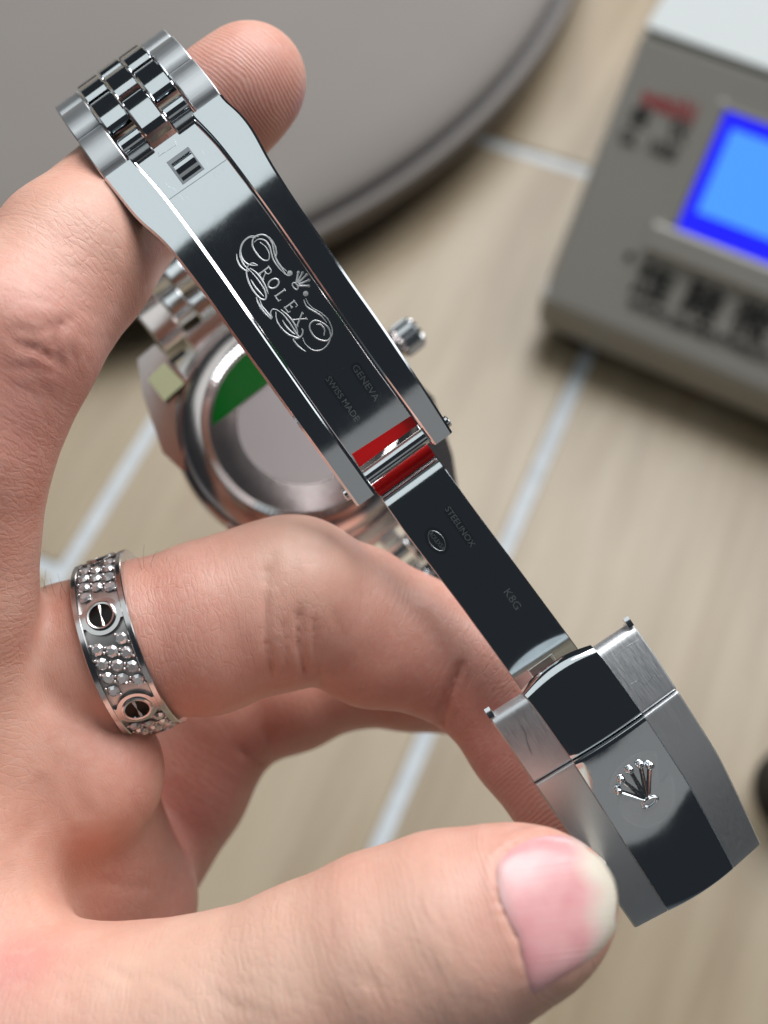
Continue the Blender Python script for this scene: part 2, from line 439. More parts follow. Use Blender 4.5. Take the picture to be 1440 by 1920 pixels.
for a_ in ((sx0-.004, sx0-.0003, st0, st1+.003), (sx0+sw+.0003, sx0+sw+.005, st0, st1+.003), (sx0-.002, sx0+sw+.003, st1+.0003, st1+.0014)):
    fslab('frame_bar', *a_, -.001, .0012, M_dev, bev=.0008)
so = fslab('screen', sx0, sx0+sw, st0, st1, -.001, .0008, M_scr2, bev=.0003)
fslab('display', sx0+.0045, sx0+sw-.004, st0+.008, st1-.005, .0008, .0012, M_scr, so, bev=.0002)
def ftext(name, s, px, py, size, m_, px2=None):
    x, t = facepix(px, py); v_, f_ = text2d(s, size, size*.018)
    xs = [q[0] for q in v_]; k = 1.0
    if px2: x2, _ = facepix(*px2); k = (x2-x)/(max(xs)-min(xs))
    mn = min(xs)
    make(name, [face(x+(q[0]-mn)*k, t+q[1], .0004) for q in v_], f_, m_, dev)
ftext('brand_print', 'weishi', 1203, 178, .011, M_redink, (1306, 212))
ftext('print_mark', '表', 1180, 215, .008, M_ink); ftext('print_mark', '仪', 1254, 240, .008, M_ink)
ftext('print_mark', 'GL  1000', 1163, 253, .0078, M_ink, (1272, 287))
ftext('print_mark', '維 驗 微 表 仪 器', 1190, 521, .0155, M_ink, None)
ftext('print_mark', 'www.sanfangwatch.com', 1178, 563, .0085, M_ink, (1520, 690))
ftext('print_mark', '•', 1172, 480, .012, M_ink)

# an unidentified dark thing at the right, built as a round cap shape
kc = ground(1528, 1470, .012)
V_, F_ = wlathe(kc[:2], [(.001, .026), (.012, .026), (.0145, .024), (.0155, .004), (.017, .002), (.017, 0)], 40)
cap = make('dark_blob', V_, F_, M_black, None, 40, origin=(kc[0], kc[1], 0)); tag(cap, 'small black round shape for an unidentified dark thing at the right', 'cap')

# ------------------------------------------------------------------ the wristwatch: clasp plate, blade, cover, links, case
DP = 129.0                                  # forward distance of the clasp plate
watch = empty('wristwatch', tuple(cw(P(560, 790, 172))))
tag(watch, 'steel wristwatch hung face down with its folding clasp opened out', 'watch')
A0 = nrm([.587, .81, 0.0]); A0P = nrm([.587, .81, .05]); VIEW = np.array([0, 0, -1.0])
TW = nrm([.81, -.587, 0])
plate = Strip(P(533, 566, DP), A0P, VIEW, 80.0)
sT = plate.pix(313, 262)[0]; sB = plate.pix(742, 858)[0]          # top and bottom ends
M_brush_w = brushed('brushed steel across', (cw(TW) - cw(np.zeros(3)))*1000)
M_brush_a = brushed('brushed steel along', (cw(nrm([.55, .83, 0])) - cw(np.zeros(3)))*1000)

def interp(tab):
    x = [t[0] for t in tab]; y = [t[1] for t in tab]
    return lambda s: float(np.interp(s, x, y))
def outline(strip, pts, h):
    q = sorted(strip.pix(px, py, h) for px, py in pts); q = np.array(q)
    # smooth resample
    ss = np.linspace(q[0, 0], q[-1, 0], 60); uu = np.interp(ss, q[:, 0], q[:, 1])
    for _ in range(6): uu[1:-1] = .25*uu[:-2]+.5*uu[1:-1]+.25*uu[2:]
    return interp(list(zip(ss, uu)))
RH = 1.1                                    # the rails stand this far above the floor
oL = outline(plate, [(196, 337), (212, 358), (232, 380), (248, 405), (270, 425), (300, 446), (330, 483), (380, 548), (440, 634), (500, 716), (560, 799), (620, 881), (655, 930)], RH)
oR = outline(plate, [(424, 187), (446, 204), (466, 226), (484, 256), (500, 290), (524, 328), (556, 378), (600, 441), (660, 529), (715, 606), (770, 688), (810, 749), (846, 806)], RH)
iL = outline(plate, [(252, 300), (300, 353), (350, 418), (420, 516), (500, 632), (600, 775), (675, 880), (700, 915)], RH)
iR = outline(plate, [(360, 222), (400, 262), (450, 327), (520, 424), (600, 540), (700, 683), (795, 812), (815, 840)], RH)
ss = list(np.linspace(sT, sB, 70)) 
# floor of the plate
hT = plate.pix(726, 822)[0]                 # the floor stops under the red film
fl_s = [s for s in ss if s < hT] + [hT]
V_, F_ = sweep(plate, fl_s, lambda s: [(iL(s)+.05, 0), (iR(s)-.05, 0), (iR(s)-.05, -.8), (iL(s)+.05, -.8)])
cp = make('clasp_plate', V_, F_, M_polish, watch, 30); tag(cp, 'mirror polished clasp plate with a scroll engraving')
def rail(o, i, sg):
    """side rail: inner wall, flat top, bright outer bevel, outer wall"""
    def prof(s):
        a, b_ = i(s), o(s)
        return [(a, -.9), (a+sg*.02, .25), (a+sg*.16, .32), (a+sg*.22, RH-.14), (a+sg*.38, RH), (b_-sg*.28, RH), (b_, RH-.3), (b_-sg*.02, -1.6), (b_-sg*.5, -1.6), (b_-sg*.6, -.9)]
    return sweep(plate, ss + list(np.linspace(sB, sB+1.7 if sg < 0 else sB+1.2, 5))[1:], prof)
for o_, i_, sg in ((oL, iL, -1), (oR, iR, 1)):
    V_, F_ = rail(o_, i_, sg); make('side_rail', V_, F_, M_polish, cp, 24)
    # hinge screw head standing out of the rail end
    s_ = sB + .2
    c_ = plate.at(s_, o_(s_), -.35); ax = plate.w*sg
    V_, F_ = lathe((c_, plate.tan(s_), plate.nor(s_), ax), [(.72, -.3), (.72, .38), (.6, .5), (.2, .5), (.2, .4), (.01, .4)], 20)
    make('hinge_screw', V_, F_, M_edge, cp, 40)
# joint line across the plate, and the spring stop in its window
def line_px(strip, pts, wd, h, dense=1): return ribbon(strip, [strip.pix(x, y, 0) for x, y in pts], wd, h, False, dense)
V_, F_ = line_px(plate, [(313, 377), (425, 299)], .07, .015); make('joint_line', V_, F_, M_dark, cp)
wc = plate.pix(349, 311)
def rect(strip, s0, s1, u0, u1, h): return [strip.W(s0, u0, h), strip.W(s1, u0, h), strip.W(s1, u1, h), strip.W(s0, u1, h)], [(0, 1, 2, 3)]
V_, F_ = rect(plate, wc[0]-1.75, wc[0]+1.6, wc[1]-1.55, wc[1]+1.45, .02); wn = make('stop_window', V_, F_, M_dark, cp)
st = [(wc[0]-1.25+2.5*t, .08+.75*math.sin(math.pi*t)**.8) for t in np.linspace(0, 1, 20)]
V_ = [plate.W(s, u, h) for u in (wc[1]-1.25, wc[1]+1.25) for s, h in st]; nq = len(st)
F_ = [(i, i+1, nq+i+1, nq+i) for i in range(nq-1)] + [tuple(range(nq)), tuple(range(nq, 2*nq))]
make('spring_stop', V_, F_, M_polish, cp, 40)
V_, F_ = merge(*[line_px(plate, p_, .09, .03) for p_ in ([(297, 285), (297, 293), (331, 271), (327, 262)],)]); make('stop_edge', V_, F_, M_etch, cp)
# fine handling scratches near the window
rs = random.Random(3); sc_ = []
for k in range(18):
    s_, u_ = wc[0]+rs.uniform(-.6, 3.2), wc[1]+rs.choice((rs.uniform(-3.6, -1.7), rs.uniform(1.6, 3.4)))
    sc_.append(ribbon(plate, [(s_, u_), (s_+rs.uniform(.25, .9), u_+rs.uniform(-.12, .12))], rs.uniform(.02, .05), .012, True, 1))
V_, F_ = merge(*sc_); so_ = make('scratches', V_, F_, M_stamp, cp); so_['kind'] = 'stuff'
# red film over the end of the plate floor
def film(strip, pts, h, th, m_, name, parent):
    q = [strip.pix(x, y, h) for x, y in pts]; n_ = 14
    V, F = [], []
    for k in range(n_+1):
        t = k/n_
        for (a, b_) in ((q[0], q[1]), (q[3], q[2])):
            s_ = a[0]+(b_[0]-a[0])*t; u_ = a[1]+(b_[1]-a[1])*t
            V += [strip.W(s_, u_, h), strip.W(s_, u_, h-th)]
    for k in range(n_):
        i = 4*k; F += [(i, i+4, i+6, i+2), (i+1, i+3, i+7, i+5), (i, i+1, i+5, i+4), (i+2, i+6, i+7, i+3)]
    return make(name, V, F, m_, parent, 40)
film(plate, [(660, 852), (776, 777), (785, 795), (674, 876)], .12, .11, M_red, 'red_film', cp)

# the scroll, lettering and small crown etched in the plate (traced from an enlarged view)
def crop2(pts): return [plate.pix(360+x/2.769, 380+y/2.769, 0) for x, y in pts]
scroll = [
    [(352, 205), (385, 232), (402, 268), (396, 298), (366, 296), (334, 262), (314, 222), (320, 184), (352, 167), (388, 174), (416, 212), (428, 268), (445, 312), (470, 346), (490, 374), (508, 378), (513, 364)],
    [(322, 206), (345, 190), (378, 196), (402, 226), (412, 262), (424, 300), (452, 340), (484, 372)],
    [(372, 170), (402, 182), (430, 222), (438, 262), (436, 290), (462, 330), (492, 356)],
    [(330, 182), (296, 182), (266, 208), (252, 250), (262, 292), (288, 318), (318, 326), (342, 326)],
    [(346, 176), (300, 176), (262, 210), (250, 262), (258, 300), (276, 330), (300, 352)],
    [(232, 266), (236, 298), (252, 332), (278, 352), (296, 356)],
    [(342, 326), (318, 314), (296, 322), (284, 352), (290, 398), (316, 454), (350, 494), (376, 504), (386, 488), (376, 452), (348, 408), (318, 370), (296, 348)],
    [(300, 340), (336, 366), (368, 410), (388, 450), (396, 474)],
    [(306, 400), (330, 440), (356, 470), (372, 486)],
    [(334, 490), (346, 524), (372, 566), (412, 606)],
    [(352, 500), (364, 536), (392, 572), (414, 600), (408, 576), (418, 554), (440, 556)],
    [(440, 556), (474, 582), (510, 628), (540, 676), (556, 700), (540, 700), (500, 684), (462, 648), (440, 606), (436, 566)],
    [(462, 556), (498, 586), (530, 628), (546, 664), (548, 692)],
    [(470, 610), (492, 646), (520, 674), (536, 684)],
    [(516, 688), (544, 706), (568, 692), (576, 668), (570, 652)],
    [(524, 704), (548, 742), (590, 774)],
    [(574, 700), (592, 738), (630, 766), (672, 764), (706, 734), (720, 690), (706, 648), (672, 622), (638, 612), (614, 630), (614, 662), (636, 696), (668, 714), (702, 716), (726, 688), (726, 648), (704, 604), (668, 572), (628, 548), (604, 524), (592, 498)],
    [(686, 690), (688, 658), (668, 634), (646, 632)],
    [(582, 504), (596, 540), (636, 566), (672, 590), (700, 624)],
]
parts_ = [ribbon(plate, crop2(s_), .17, .03, True, 7) for s_ in scroll]
for x, y in ((508, 366), (590, 472)): q = crop2([(x, y)])[0]; parts_.append(dot(plate, *q, .30))
V_, F_ = merge(*parts_); make('scroll_engraving', V_, F_, M_etch, cp)
# lettering: strokes with serifs, in letter cells (x along the plate, y across)
GL = {'R': [[(.15, 0), (.15, 1)], [(.15, 1), (.55, 1), (.72, .88), (.72, .62), (.55, .5), (.15, .5)], [(.42, .5), (.78, 0)], [(.02, 0), (.3, 0)], [(.02, 1), (.2, 1)], [(.68, 0), (.9, 0)]],
      'O': [[(.5, 1), (.18, .85), (.05, .5), (.18, .15), (.5, 0), (.82, .15), (.95, .5), (.82, .85), (.5, 1)]],
      'L': [[(.2, 0), (.2, 1)], [(.05, 1), (.36, 1)], [(.05, 0), (.78, 0), (.8, .24)]],
      'E': [[(.18, 0), (.18, 1)], [(.03, 1), (.74, 1), (.76, .8)], [(.18, .52), (.58, .52)], [(.58, .62), (.58, .42)], [(.03, 0), (.76, 0), (.8, .22)]],
      'X': [[(.1, 1), (.86, 0)], [(.84, 1), (.12, 0)], [(0, 1), (.26, 1)], [(.7, 1), (.96, 1)], [(0, 0), (.26, 0)], [(.72, 0), (1, 0)]]}
lt = []
cen = dict(R=(385, 366), O=(424, 420), L=(466, 482), E=(516, 542), X=(560, 606))
for ch, cpx in cen.items():
    s_, u_ = crop2([cpx])[0]; sz = 1.28
    for k, stq in enumerate(GL[ch]):
        wd = .17 if k == 0 else .12
        lt.append(ribbon(plate, [(s_+(x-.5)*sz*.82, u_+(y-.5)*sz) for x, y in stq], wd, .03, False, 5 if ch == 'O' else 1))
V_, F_ = merge(*lt); make('lettering', V_, F_, M_etch, cp)
cs, cu_ = crop2([(538, 432)])[0]; cr = []
for (x, y) in ((552, 362), (574, 364), (596, 374), (607, 402), (606, 432)):
    q = crop2([(x, y)])[0]; e_ = (cs+(q[0]-cs)*.22, cu_+(q[1]-cu_)*.22)
    cr.append(ribbon(plate, [e_, q], .20, .03, False, 1)); cr.append(dot(plate, *q, .17))
t_ = np.linspace(0, 2*math.pi, 15); cr.append(ribbon(plate, [(cs+.42*math.cos(a), cu_-.05+.24*math.sin(a)) for a in t_], .14, .03, False, 2))
V_, F_ = merge(*cr); make('crown_engraving', V_, F_, M_etch, cp)

def stamp(strip, s, size, p0, p1, name, parent, m_=None, h=.018):
    """text along the strip from pixel p0 to p1"""
    q0, q1 = np.array(strip.pix(*p0)), np.array(strip.pix(*p1)); d = q1-q0; L = np.linalg.norm(d); d /= L; e = np.array([-d[1], d[0]])
    if e[1] < 0: e = -e
    v_, f_ = text2d(s, size); xs = [x for x, _ in v_]; mn, k = min(xs), L/(max(xs)-min(xs))
    return make(name, [strip.W(*(q0 + d*((x-mn)*k) + e*y), h) for x, y in v_], f_, m_ or M_stamp, parent)
def capsule(strip, p0, p1, r, name, parent, h=.008, ell=False):
    """flat field with round ends, laid in slices so that it follows the curve"""
    q0, q1 = np.array(strip.pix(*p0)), np.array(strip.pix(*p1)); d = nrm(q1-q0); e = np.array([-d[1], d[0]]); L = np.linalg.norm(q1-q0)
    V, F = [], []
    xs = np.concatenate([-r*np.cos(np.linspace(0, math.pi/2, 8)), np.linspace(0, L, 8)[1:-1], L + r*np.sin(np.linspace(0, math.pi/2, 8))])
    for x in xs:
        o_ = max(0, -x, x-L); y = math.sqrt(max(r*r-o_*o_, 0))
        V += [strip.W(*(q0+d*x-e*y), h), strip.W(*(q0+d*x+e*y), h)]
    return make(name, V, [(2*i, 2*i+1, 2*i+3, 2*i+2) for i in range(len(xs)-1)], M_field, parent)
M_field = steel('matte stamped field', (0.50, 0.54, 0.57), 0.11, 0.04)
capsule(plate, (668, 690), (703, 745), .62, 'stamp_field', cp); capsule(plate, (618, 714), (667, 783), .58, 'stamp_field', cp)
stamp(plate, 'GENEVA', 1.05, (664, 686), (707, 750), 'lettering', cp); stamp(plate, 'SWISS MADE', .98, (614, 708), (670, 788), 'lettering', cp)

# hinge tube between the rails, and red film round the blade knuckle
hb = plate.pix(752, 851, .4)
V_, F_ = lathe((plate.at(hb[0], iL(hb[0])+.02, .05), plate.tan(hb[0]), plate.nor(hb[0]), plate.w), [(.92, 0), (.92, iR(hb[0])-iL(hb[0])-.04)], 40)
make('hinge_tube', V_, F_, M_polish, cp, 60)

# blade
q0 = P(758, 884, DP+5.2); q1 = P(1036, 1262, DP+4.7)
blade = Strip((q0+q1)/2, q1-q0, VIEW, 300.0)
bT, bB = blade.pix(757, 884)[0], blade.pix(1062, 1298)[0]
bL = outline(blade, [(702, 917), (760, 1000), (860, 1131), (985, 1304), (1010, 1340)], 0); bR = outline(blade, [(814, 849), (880, 942), (980, 1076), (1082, 1214), (1120, 1270)], 0)
bs = list(np.linspace(bT, bB, 50))
def kn(s): return -1.15*max(0, 1-(s-bT)/3.0)**2.2                  # the strip rolls down into its knuckle
V_, F_ = sweep(blade, bs, lambda s: [(bL(s)+.1, kn(s)), (bR(s)-.1, kn(s)), (bR(s), kn(s)-.12), (bR(s), kn(s)-.9), (bL(s), kn(s)-.9), (bL(s), kn(s)-.12)])
cb = make('clasp_blade', V_, F_, M_polish, watch, 20); tag(cb, 'narrow dark mirror clasp blade with faint stamps')
kq = blade.at(bT-.1, 0, -1.4)
V_, F_ = lathe((kq - blade.w*(bR(bT)-bL(bT))*.5 + blade.w*((bR(bT)+bL(bT))*.5), blade.tan(bT), blade.nor(bT), blade.w), [(.98, .02), (.98, bR(bT)-bL(bT)-.02)], 32)
make('red_film', V_, F_, M_red, cb, 60)
capsule(blade, (842, 958), (880, 1013), .55, 'stamp_field', cb)
stamp(blade, 'STEELINOX', 1.0, (838, 952), (887, 1024), 'lettering', cb)
oc = blade.pix(819, 1014); oa = np.linspace(0, 2*math.pi, 29)
ov = ribbon(blade, [(oc[0]+1.35*math.cos(a)*(1-.12*abs(math.sin(a))), oc[1]+.78*math.sin(a)) for a in oa], .07, .02, False, 2)
make('stamp_field', [blade.W(oc[0]+1.75*math.cos(a), oc[1]+1.15*math.sin(a), .006) for a in oa[:-1]], [tuple(range(28))], M_field, cb)
V_, F_ = ov; make('oval_mark', V_, F_, M_stamp, cb)
stamp(blade, 'ROLEXSA', .72, (807, 1000), (832, 1030), 'lettering', cb)
stamp(blade, 'K8G', 1.25, (949, 1107), (972, 1141), 'lettering', cb, M_stamp)
n0 = blade.pix(1018, 1252)
V_, F_ = merge(line_px(blade, [(1003, 1276), (990, 1258), (1035, 1226), (1047, 1246)], .11, .03), ); make('notch_edge', V_, F_, M_etch, cb)
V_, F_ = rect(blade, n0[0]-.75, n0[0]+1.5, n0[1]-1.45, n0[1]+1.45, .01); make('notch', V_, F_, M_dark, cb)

# cover
DC = 127.0
AC = nrm([.545, .838, .125])
cover = Strip(P(1182, 1462, DC), AC, VIEW + .15*AC, 66.0)
cT = cover.pix(1052, 1254)[0]; cB = cover.pix(1313, 1667)[0]; cM = cover.pix(1138, 1383)[0]   # ends and the fold between the two panels
def hs(s): return -.55*max(0.0, (cM-s))/(cM-cT)*1.2 if s < cM else -.0   # the short panel falls away
cl = outline(cover, [(978, 1297), (1000, 1322), (1080, 1436), (1168, 1575), (1258, 1716)], .4); cr_ = outline(cover, [(1115, 1216), (1135, 1240), (1200, 1332), (1290, 1470), (1371, 1621)], .4)
ol = outline(cover, [(919, 1350), (960, 1408), (1010, 1482), (1104, 1616), (1199, 1752)], -.5); orr = outline(cover, [(1189, 1170), (1225, 1222), (1264, 1284), (1348, 1416), (1426, 1580)], -.5)
def arch(t): return .42*(1-(2*t-1)**2)
def panel(s0, s1, name, m_, mode):
    tb = 1.1 if name == 'fold' else .35                            # the free end of the flap is well rounded
    sl = [s0] + [s0+tb*t for t in (.08, .2, .4, .65, 1)] + list(np.linspace(s0+tb+.3, s1-.4, 30)) + [s1-.28, s1-.14, s1-.05, s1]
    def prof(s):
        dr = -(.85 if name == 'fold' else .42)*max(0, 1-(s-s0)/tb)**2.2 - .42*max(0, 1-(s1-s)/.35)**2
        z = hs(s) + dr; cv = -.75*max(0, 1-(s-s0)/3.5)**1.5 if name == 'fold' else 0.0
        if mode == 'c':
            a, b_ = cl(s)+.02, cr_(s)-.02; pr = [(a+(b_-a)*t, z+.42+arch(t), cv*(1-(2*t-1)**2)) for t in np.linspace(0, 1, 17)]
            return [(a, z-.9, 0)] + pr + [(b_, z-.9, 0)]
        if mode == 'l':
            a, b_ = ol(s), cl(s)
            return [(a+.05, z-2.6), (a, z-.30), (a+.18, z-.12), (b_-.12, z+.36), (b_, z+.26), (b_, z-.9), (a+.7, z-1.2), (a+.7, z-2.6)]
        a, b_ = orr(s), cr_(s)
        return [(a-.05, z-2.6), (a, z-.62), (a-.18, z-.42), (b_+.12, z+.36), (b_, z+.26), (b_, z-.9), (a-.7, z-1.2), (a-.7, z-2.6)]
    return sweep(cover, sl, prof)
cbm = None
for s0, s1, nm in ((cT, cM-.04, 'fold'), (cM+.04, cB, 'main')):
    V_, F_ = panel(s0+(0 if nm == 'main' else -.3), s1, nm, None, 'c')
    o_ = make('clasp_cover' if nm == 'main' else 'cover_flap', V_, F_, M_polish, watch, 22)
    tag(o_, 'long arched clasp cover panel bearing the raised crown' if nm == 'main' else 'short clasp flap panel next to the blade')
    for md in 'lr':
        V_, F_ = panel(s0+(0 if nm == 'main' else .1), s1, nm, None, md); make('side_facet', V_, F_, M_brush_a, o_, 22)
    if nm == 'main': ccv = o_
    else: cfl = o_
# turned-down tips of the side walls
for sg, f_ in ((-1, ol), (1, orr)):
    V, F = [], []
    for s_, h0, h1 in ((cT+.4, -.5, -2.4), (cT-.3, -.55, -1.7), (cT-.75, -.75, -1.3)):
        for uu in (f_(cT)-sg*.02, f_(cT)-sg*.65): V += [cover.W(s_, uu+sg*.0, h0-.3), cover.W(s_, uu, h1-.3)]
    F = [(0, 4, 5, 1), (4, 8, 9, 5), (2, 3, 7, 6), (6, 7, 11, 10), (0, 2, 6, 4), (4, 6, 10, 8), (1, 5, 7, 3), (5, 9, 11, 7), (8, 10, 11, 9), (0, 1, 3, 2)]
    make('wall_tip', V, F, M_edge, cfl, 30)
# raised crown emblem
def cpt(px, py, h): s_, u_ = cover.pix(px, py, h); return cover.at(s_, u_, h)
EH = .84
em_parts = []
base_c = (1219, 1504)
for (bx, by) in ((1160, 1484), (1165, 1462), (1181, 1444), (1201, 1434), (1219, 1436)):
    V_, F_ = ball(cpt(bx, by, EH+.30), .46, 16, 10); em_parts.append((V_, F_))
    tx, ty = base_c[0]+(bx-base_c[0])*.12-4, base_c[1]+(by-base_c[1])*.12-2
    a_, b_ = cpt(bx, by, EH+.1), cpt(tx, ty, EH+.05); d_ = nrm(b_-a_); sd = nrm(np.cross(d_, cover.n))
    V = [a_+sd*.19, a_-sd*.19, b_-sd*.30, b_+sd*.30, a_+cover.n*.30, b_+cover.n*.24]
    em_parts.append((cw(np.array(V)), [(0, 1, 4), (0, 4, 5, 3), (1, 2, 5, 4), (3, 5, 2), (0, 3, 2, 1)]))
tor = []
EH += .10; bc = cover.pix(*base_c, EH); F = []
for i, a in enumerate(np.linspace(0, 2*math.pi, 24, endpoint=False)):
    c_ = (bc[0]+.45*math.cos(a), bc[1]+.85*math.sin(a)); o2 = (.45*math.cos(a)/.9, .85*math.sin(a)/.9)
    for k in range(6):
        t = 2*math.pi*k/6; tor.append(cover.W(c_[0]+o2[0]*.22*math.cos(t), c_[1]+o2[1]*.22*math.cos(t), EH+.1+.2*math.sin(t)))
for i in range(24):
    for k in range(6): j, l = (i+1) % 24, (k+1) % 6; F.append((i*6+k, i*6+l, j*6+l, j*6+k))
em_parts.append((tor, F))
V_, F_ = merge(*em_parts); make('crown_emblem', V_, F_, M_edge, ccv, 60)
# clear protective film pieces round the emblem
fo = [(1141, 1478), (1150, 1452), (1166, 1430), (1188, 1415), (1212, 1407), (1230, 1412), (1233, 1434), (1236, 1470), (1256, 1452), (1264, 1470), (1264, 1502), (1250, 1530), (1226, 1548), (1198, 1550), (1172, 1536), (1160, 1514), (1158, 1498)]
def filmpatch(pts, h, name, parent):
    q = np.array([cover.pix(x, y, h) for x, y in pts])
    d = []
    for i in range(len(q)):
        a, b_, c_, e_ = q[i-1], q[i], q[(i+1) % len(q)], q[(i+2) % len(q)]
        for t in (0, .33, .66): d.append(.5*((2*b_)+(-a+c_)*t+(2*a-5*b_+4*c_-e_)*t*t+(-a+3*b_-3*c_+e_)*t**3))
    V = []
    for hh in (h, h+.05):
        V += [cover.W(*p, hh - .0 + 0) for p in d]
    n_ = len(d); F = [tuple(range(n_)), tuple(range(n_, 2*n_))] + [(i, (i+1) % n_, n_+(i+1) % n_, n_+i) for i in range(n_)]
    return make(name, V, F, M_film, parent)
filmpatch(fo, .90, 'clear_film', ccv)
# crumpled film scratches on the flap facets
for k, pts in enumerate(([(978, 1360), (986, 1376), (990, 1396), (998, 1416)], [(976, 1432), (1000, 1420), (1022, 1412)], [(1180, 1284), (1196, 1276), (1212, 1284), (1226, 1268), (1250, 1270)], [(1144, 1240), (1178, 1212), (1200, 1200)], [(948, 1392), (986, 1362), (1004, 1352)])):
    h_ = -.05
    V_, F_ = ribbon(cover, [cover.pix(x, y, h_) for x, y in pts], .10, .0, True, 4)
    V_, F_ = [], []
    q = np.array([cover.pix(x, y, 0) for x, y in pts])
    for (s_, u_) in q:
        a, b_ = (cl(s_), ol(s_)) if u_ < 0 else (cr_(s_), orr(s_)); t = min(max((u_-a)/(b_-a), 0), 1)
        z = hs(s_) + .36 - (.48 if u_ < 0 else .78)*t + .05
        for du in (-.025, .025): V_.append(cover.W(s_+du*.5, u_+du, z))
    F_ = [(2*i, 2*i+1, 2*i+3, 2*i+2) for i in range(len(q)-1)]
    make('film_crease', V_, F_, M_stamp, cfl)

# bracelet links curling over the forefinger
lp = plate.at(sT, (iL(sT)+iR(sT))/2*0, RH-.25)
loop = Strip(lp, plate.tan(sT), plate.nor(sT), 21.0)
def link(strip, s0, s1, u0, u1, h, bulge, thick, m_, parent=watch, nseg=14, bev=.14):
    """one bracelet link: convex top along the band, rounded edges, pin-side ends"""
    pts = []
    for i in range(nseg+1):
        t = i/nseg; x = 2*t-1
        pts.append((s0+(s1-s0)*t, h - bulge*abs(x)**2.4 - .22*max(0, (abs(x)-.86)/.14)**2))
    pts += [(s1-.05, h-thick), (s0+.05, h-thick)]
    V, F = [], []; n_ = len(pts); cm = np.mean(pts, axis=0)
    for u, k in ((u0, bev), (u0+bev, 0), (u1-bev, 0), (u1, bev)):
        for s_, hh in pts: V.append(strip.W(s_, u, hh - (k if hh > h-thick*.8 else 0)))
    for i in range(3):
        for j in range(n_): q = (j+1) % n_; F.append((i*n_+j, i*n_+q, (i+1)*n_+q, (i+1)*n_+j))
    F += [tuple(range(n_)), tuple(range(3*n_, 4*n_))]
    return make('link', V, F, m_, parent, 30)
uL, uR = loop.pix(196, 337, 0)[1], loop.pix(424, 190, 0)[1]
uw = uR-uL; e1 = uL+uw*.212; e2 = uR-uw*.212; g3 = (e2-e1)/3
PIT = 7.1
for r in range(4):
    a_, b_ = -.05-PIT*(r+1)+.12, -.05-PIT*r-.12
    link(loop, a_, b_, uL, e1-.08, .75, .7, 2.6, M_brush_w); link(loop, a_, b_, e2+.08, uR, .75, .7, 2.6, M_brush_w)
for r in range(4):
    off_ = -4.3-PIT*r
    for u_ in (e1, e1+2*g3): link(loop, off_-6.0, off_, u_+.08, u_+g3-.08, 1.15, .42, 2.4, M_polish)
    off_ = -1.0-PIT*r
    link(loop, off_-6.0, off_, e1+g3+.08, e1+2*g3-.08, 1.2, .42, 2.4, M_polish)
for u_ in (e1, e1+2*g3):                    # inner barrels next to the plate
    link(loop, -3.7, -1.3, u_+.1, u_+g3-.1, .25, .8, 1.6, M_polish)
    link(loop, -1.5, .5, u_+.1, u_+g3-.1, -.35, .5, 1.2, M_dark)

# the case, seen from behind
WD = 172.0
AW = nrm([.62, .78, .02]); NW = nrm(np.array([0.10, -0.06, -1.0])); NW = nrm(NW - AW*np.dot(NW, AW)); WW = np.cross(NW, AW)
if WW[0] < 0: WW = -WW
CW_ = P(562, 795, WD)
fr = (CW_, WW, AW, NW)
def wp(x, y, z): return CW_ + WW*x + AW*y + NW*z
V_, F_ = lathe(fr, [(17.3, -7.0), (18.3, -5.5), (18.6, -2.0), (18.2, -.6), (17.6, -.2)], 120); cs_ = make('case', V_, F_, M_case, watch, 30)
V_, F_ = lathe(fr, [(17.2, -.6), (17.1, .3), (16.6, .9), (14.9, 2.0), (14.3, 2.25), (14.25, 1.9)], 120); make('case_back_ring', V_, F_, M_case, cs_, 30)
V, F = [], []; nt_ = 240
for i in range(nt_):                         # milled teeth round the case back
    a = 2*math.pi*i/nt_; rr = .12 if i % 2 else -.05
    for r_, z_ in ((14.25, 1.9), (14.1+rr, 2.3+rr), (13.1, 2.3+rr), (12.9, 1.7)): V.append(wp(r_*math.cos(a), r_*math.sin(a), z_))
for i in range(nt_):
    j = (i+1) % nt_
    for k in range(3): F.append((4*i+k, 4*j+k, 4*j+k+1, 4*i+k+1))
make('milled_ring', cw(np.array(V)), F, M_edge, cs_, 30)
V_, F_ = lathe(fr, [(12.95, 1.75), (12.6, 1.5), (9.6, 1.75), (.02, 1.8)], 96); make('case_back', V_, F_, M_case, cs_, 30)
V_, F_ = lathe(fr, [(9.1, 1.82), (9.05, 1.92), (.02, 1.95)], 72); make('clear_film', V_, F_, M_disc, cs_, 40)
yc = -7.3; al = math.acos(-yc/12.6)
pts = [(12.6*math.sin(a), -12.6*math.cos(a)) for a in np.linspace(-al, al, 40)]
make('green_sticker', cw(np.array([wp(x, y, 2.06) for x, y in pts])), [tuple(range(len(pts)))], M_green, cs_)
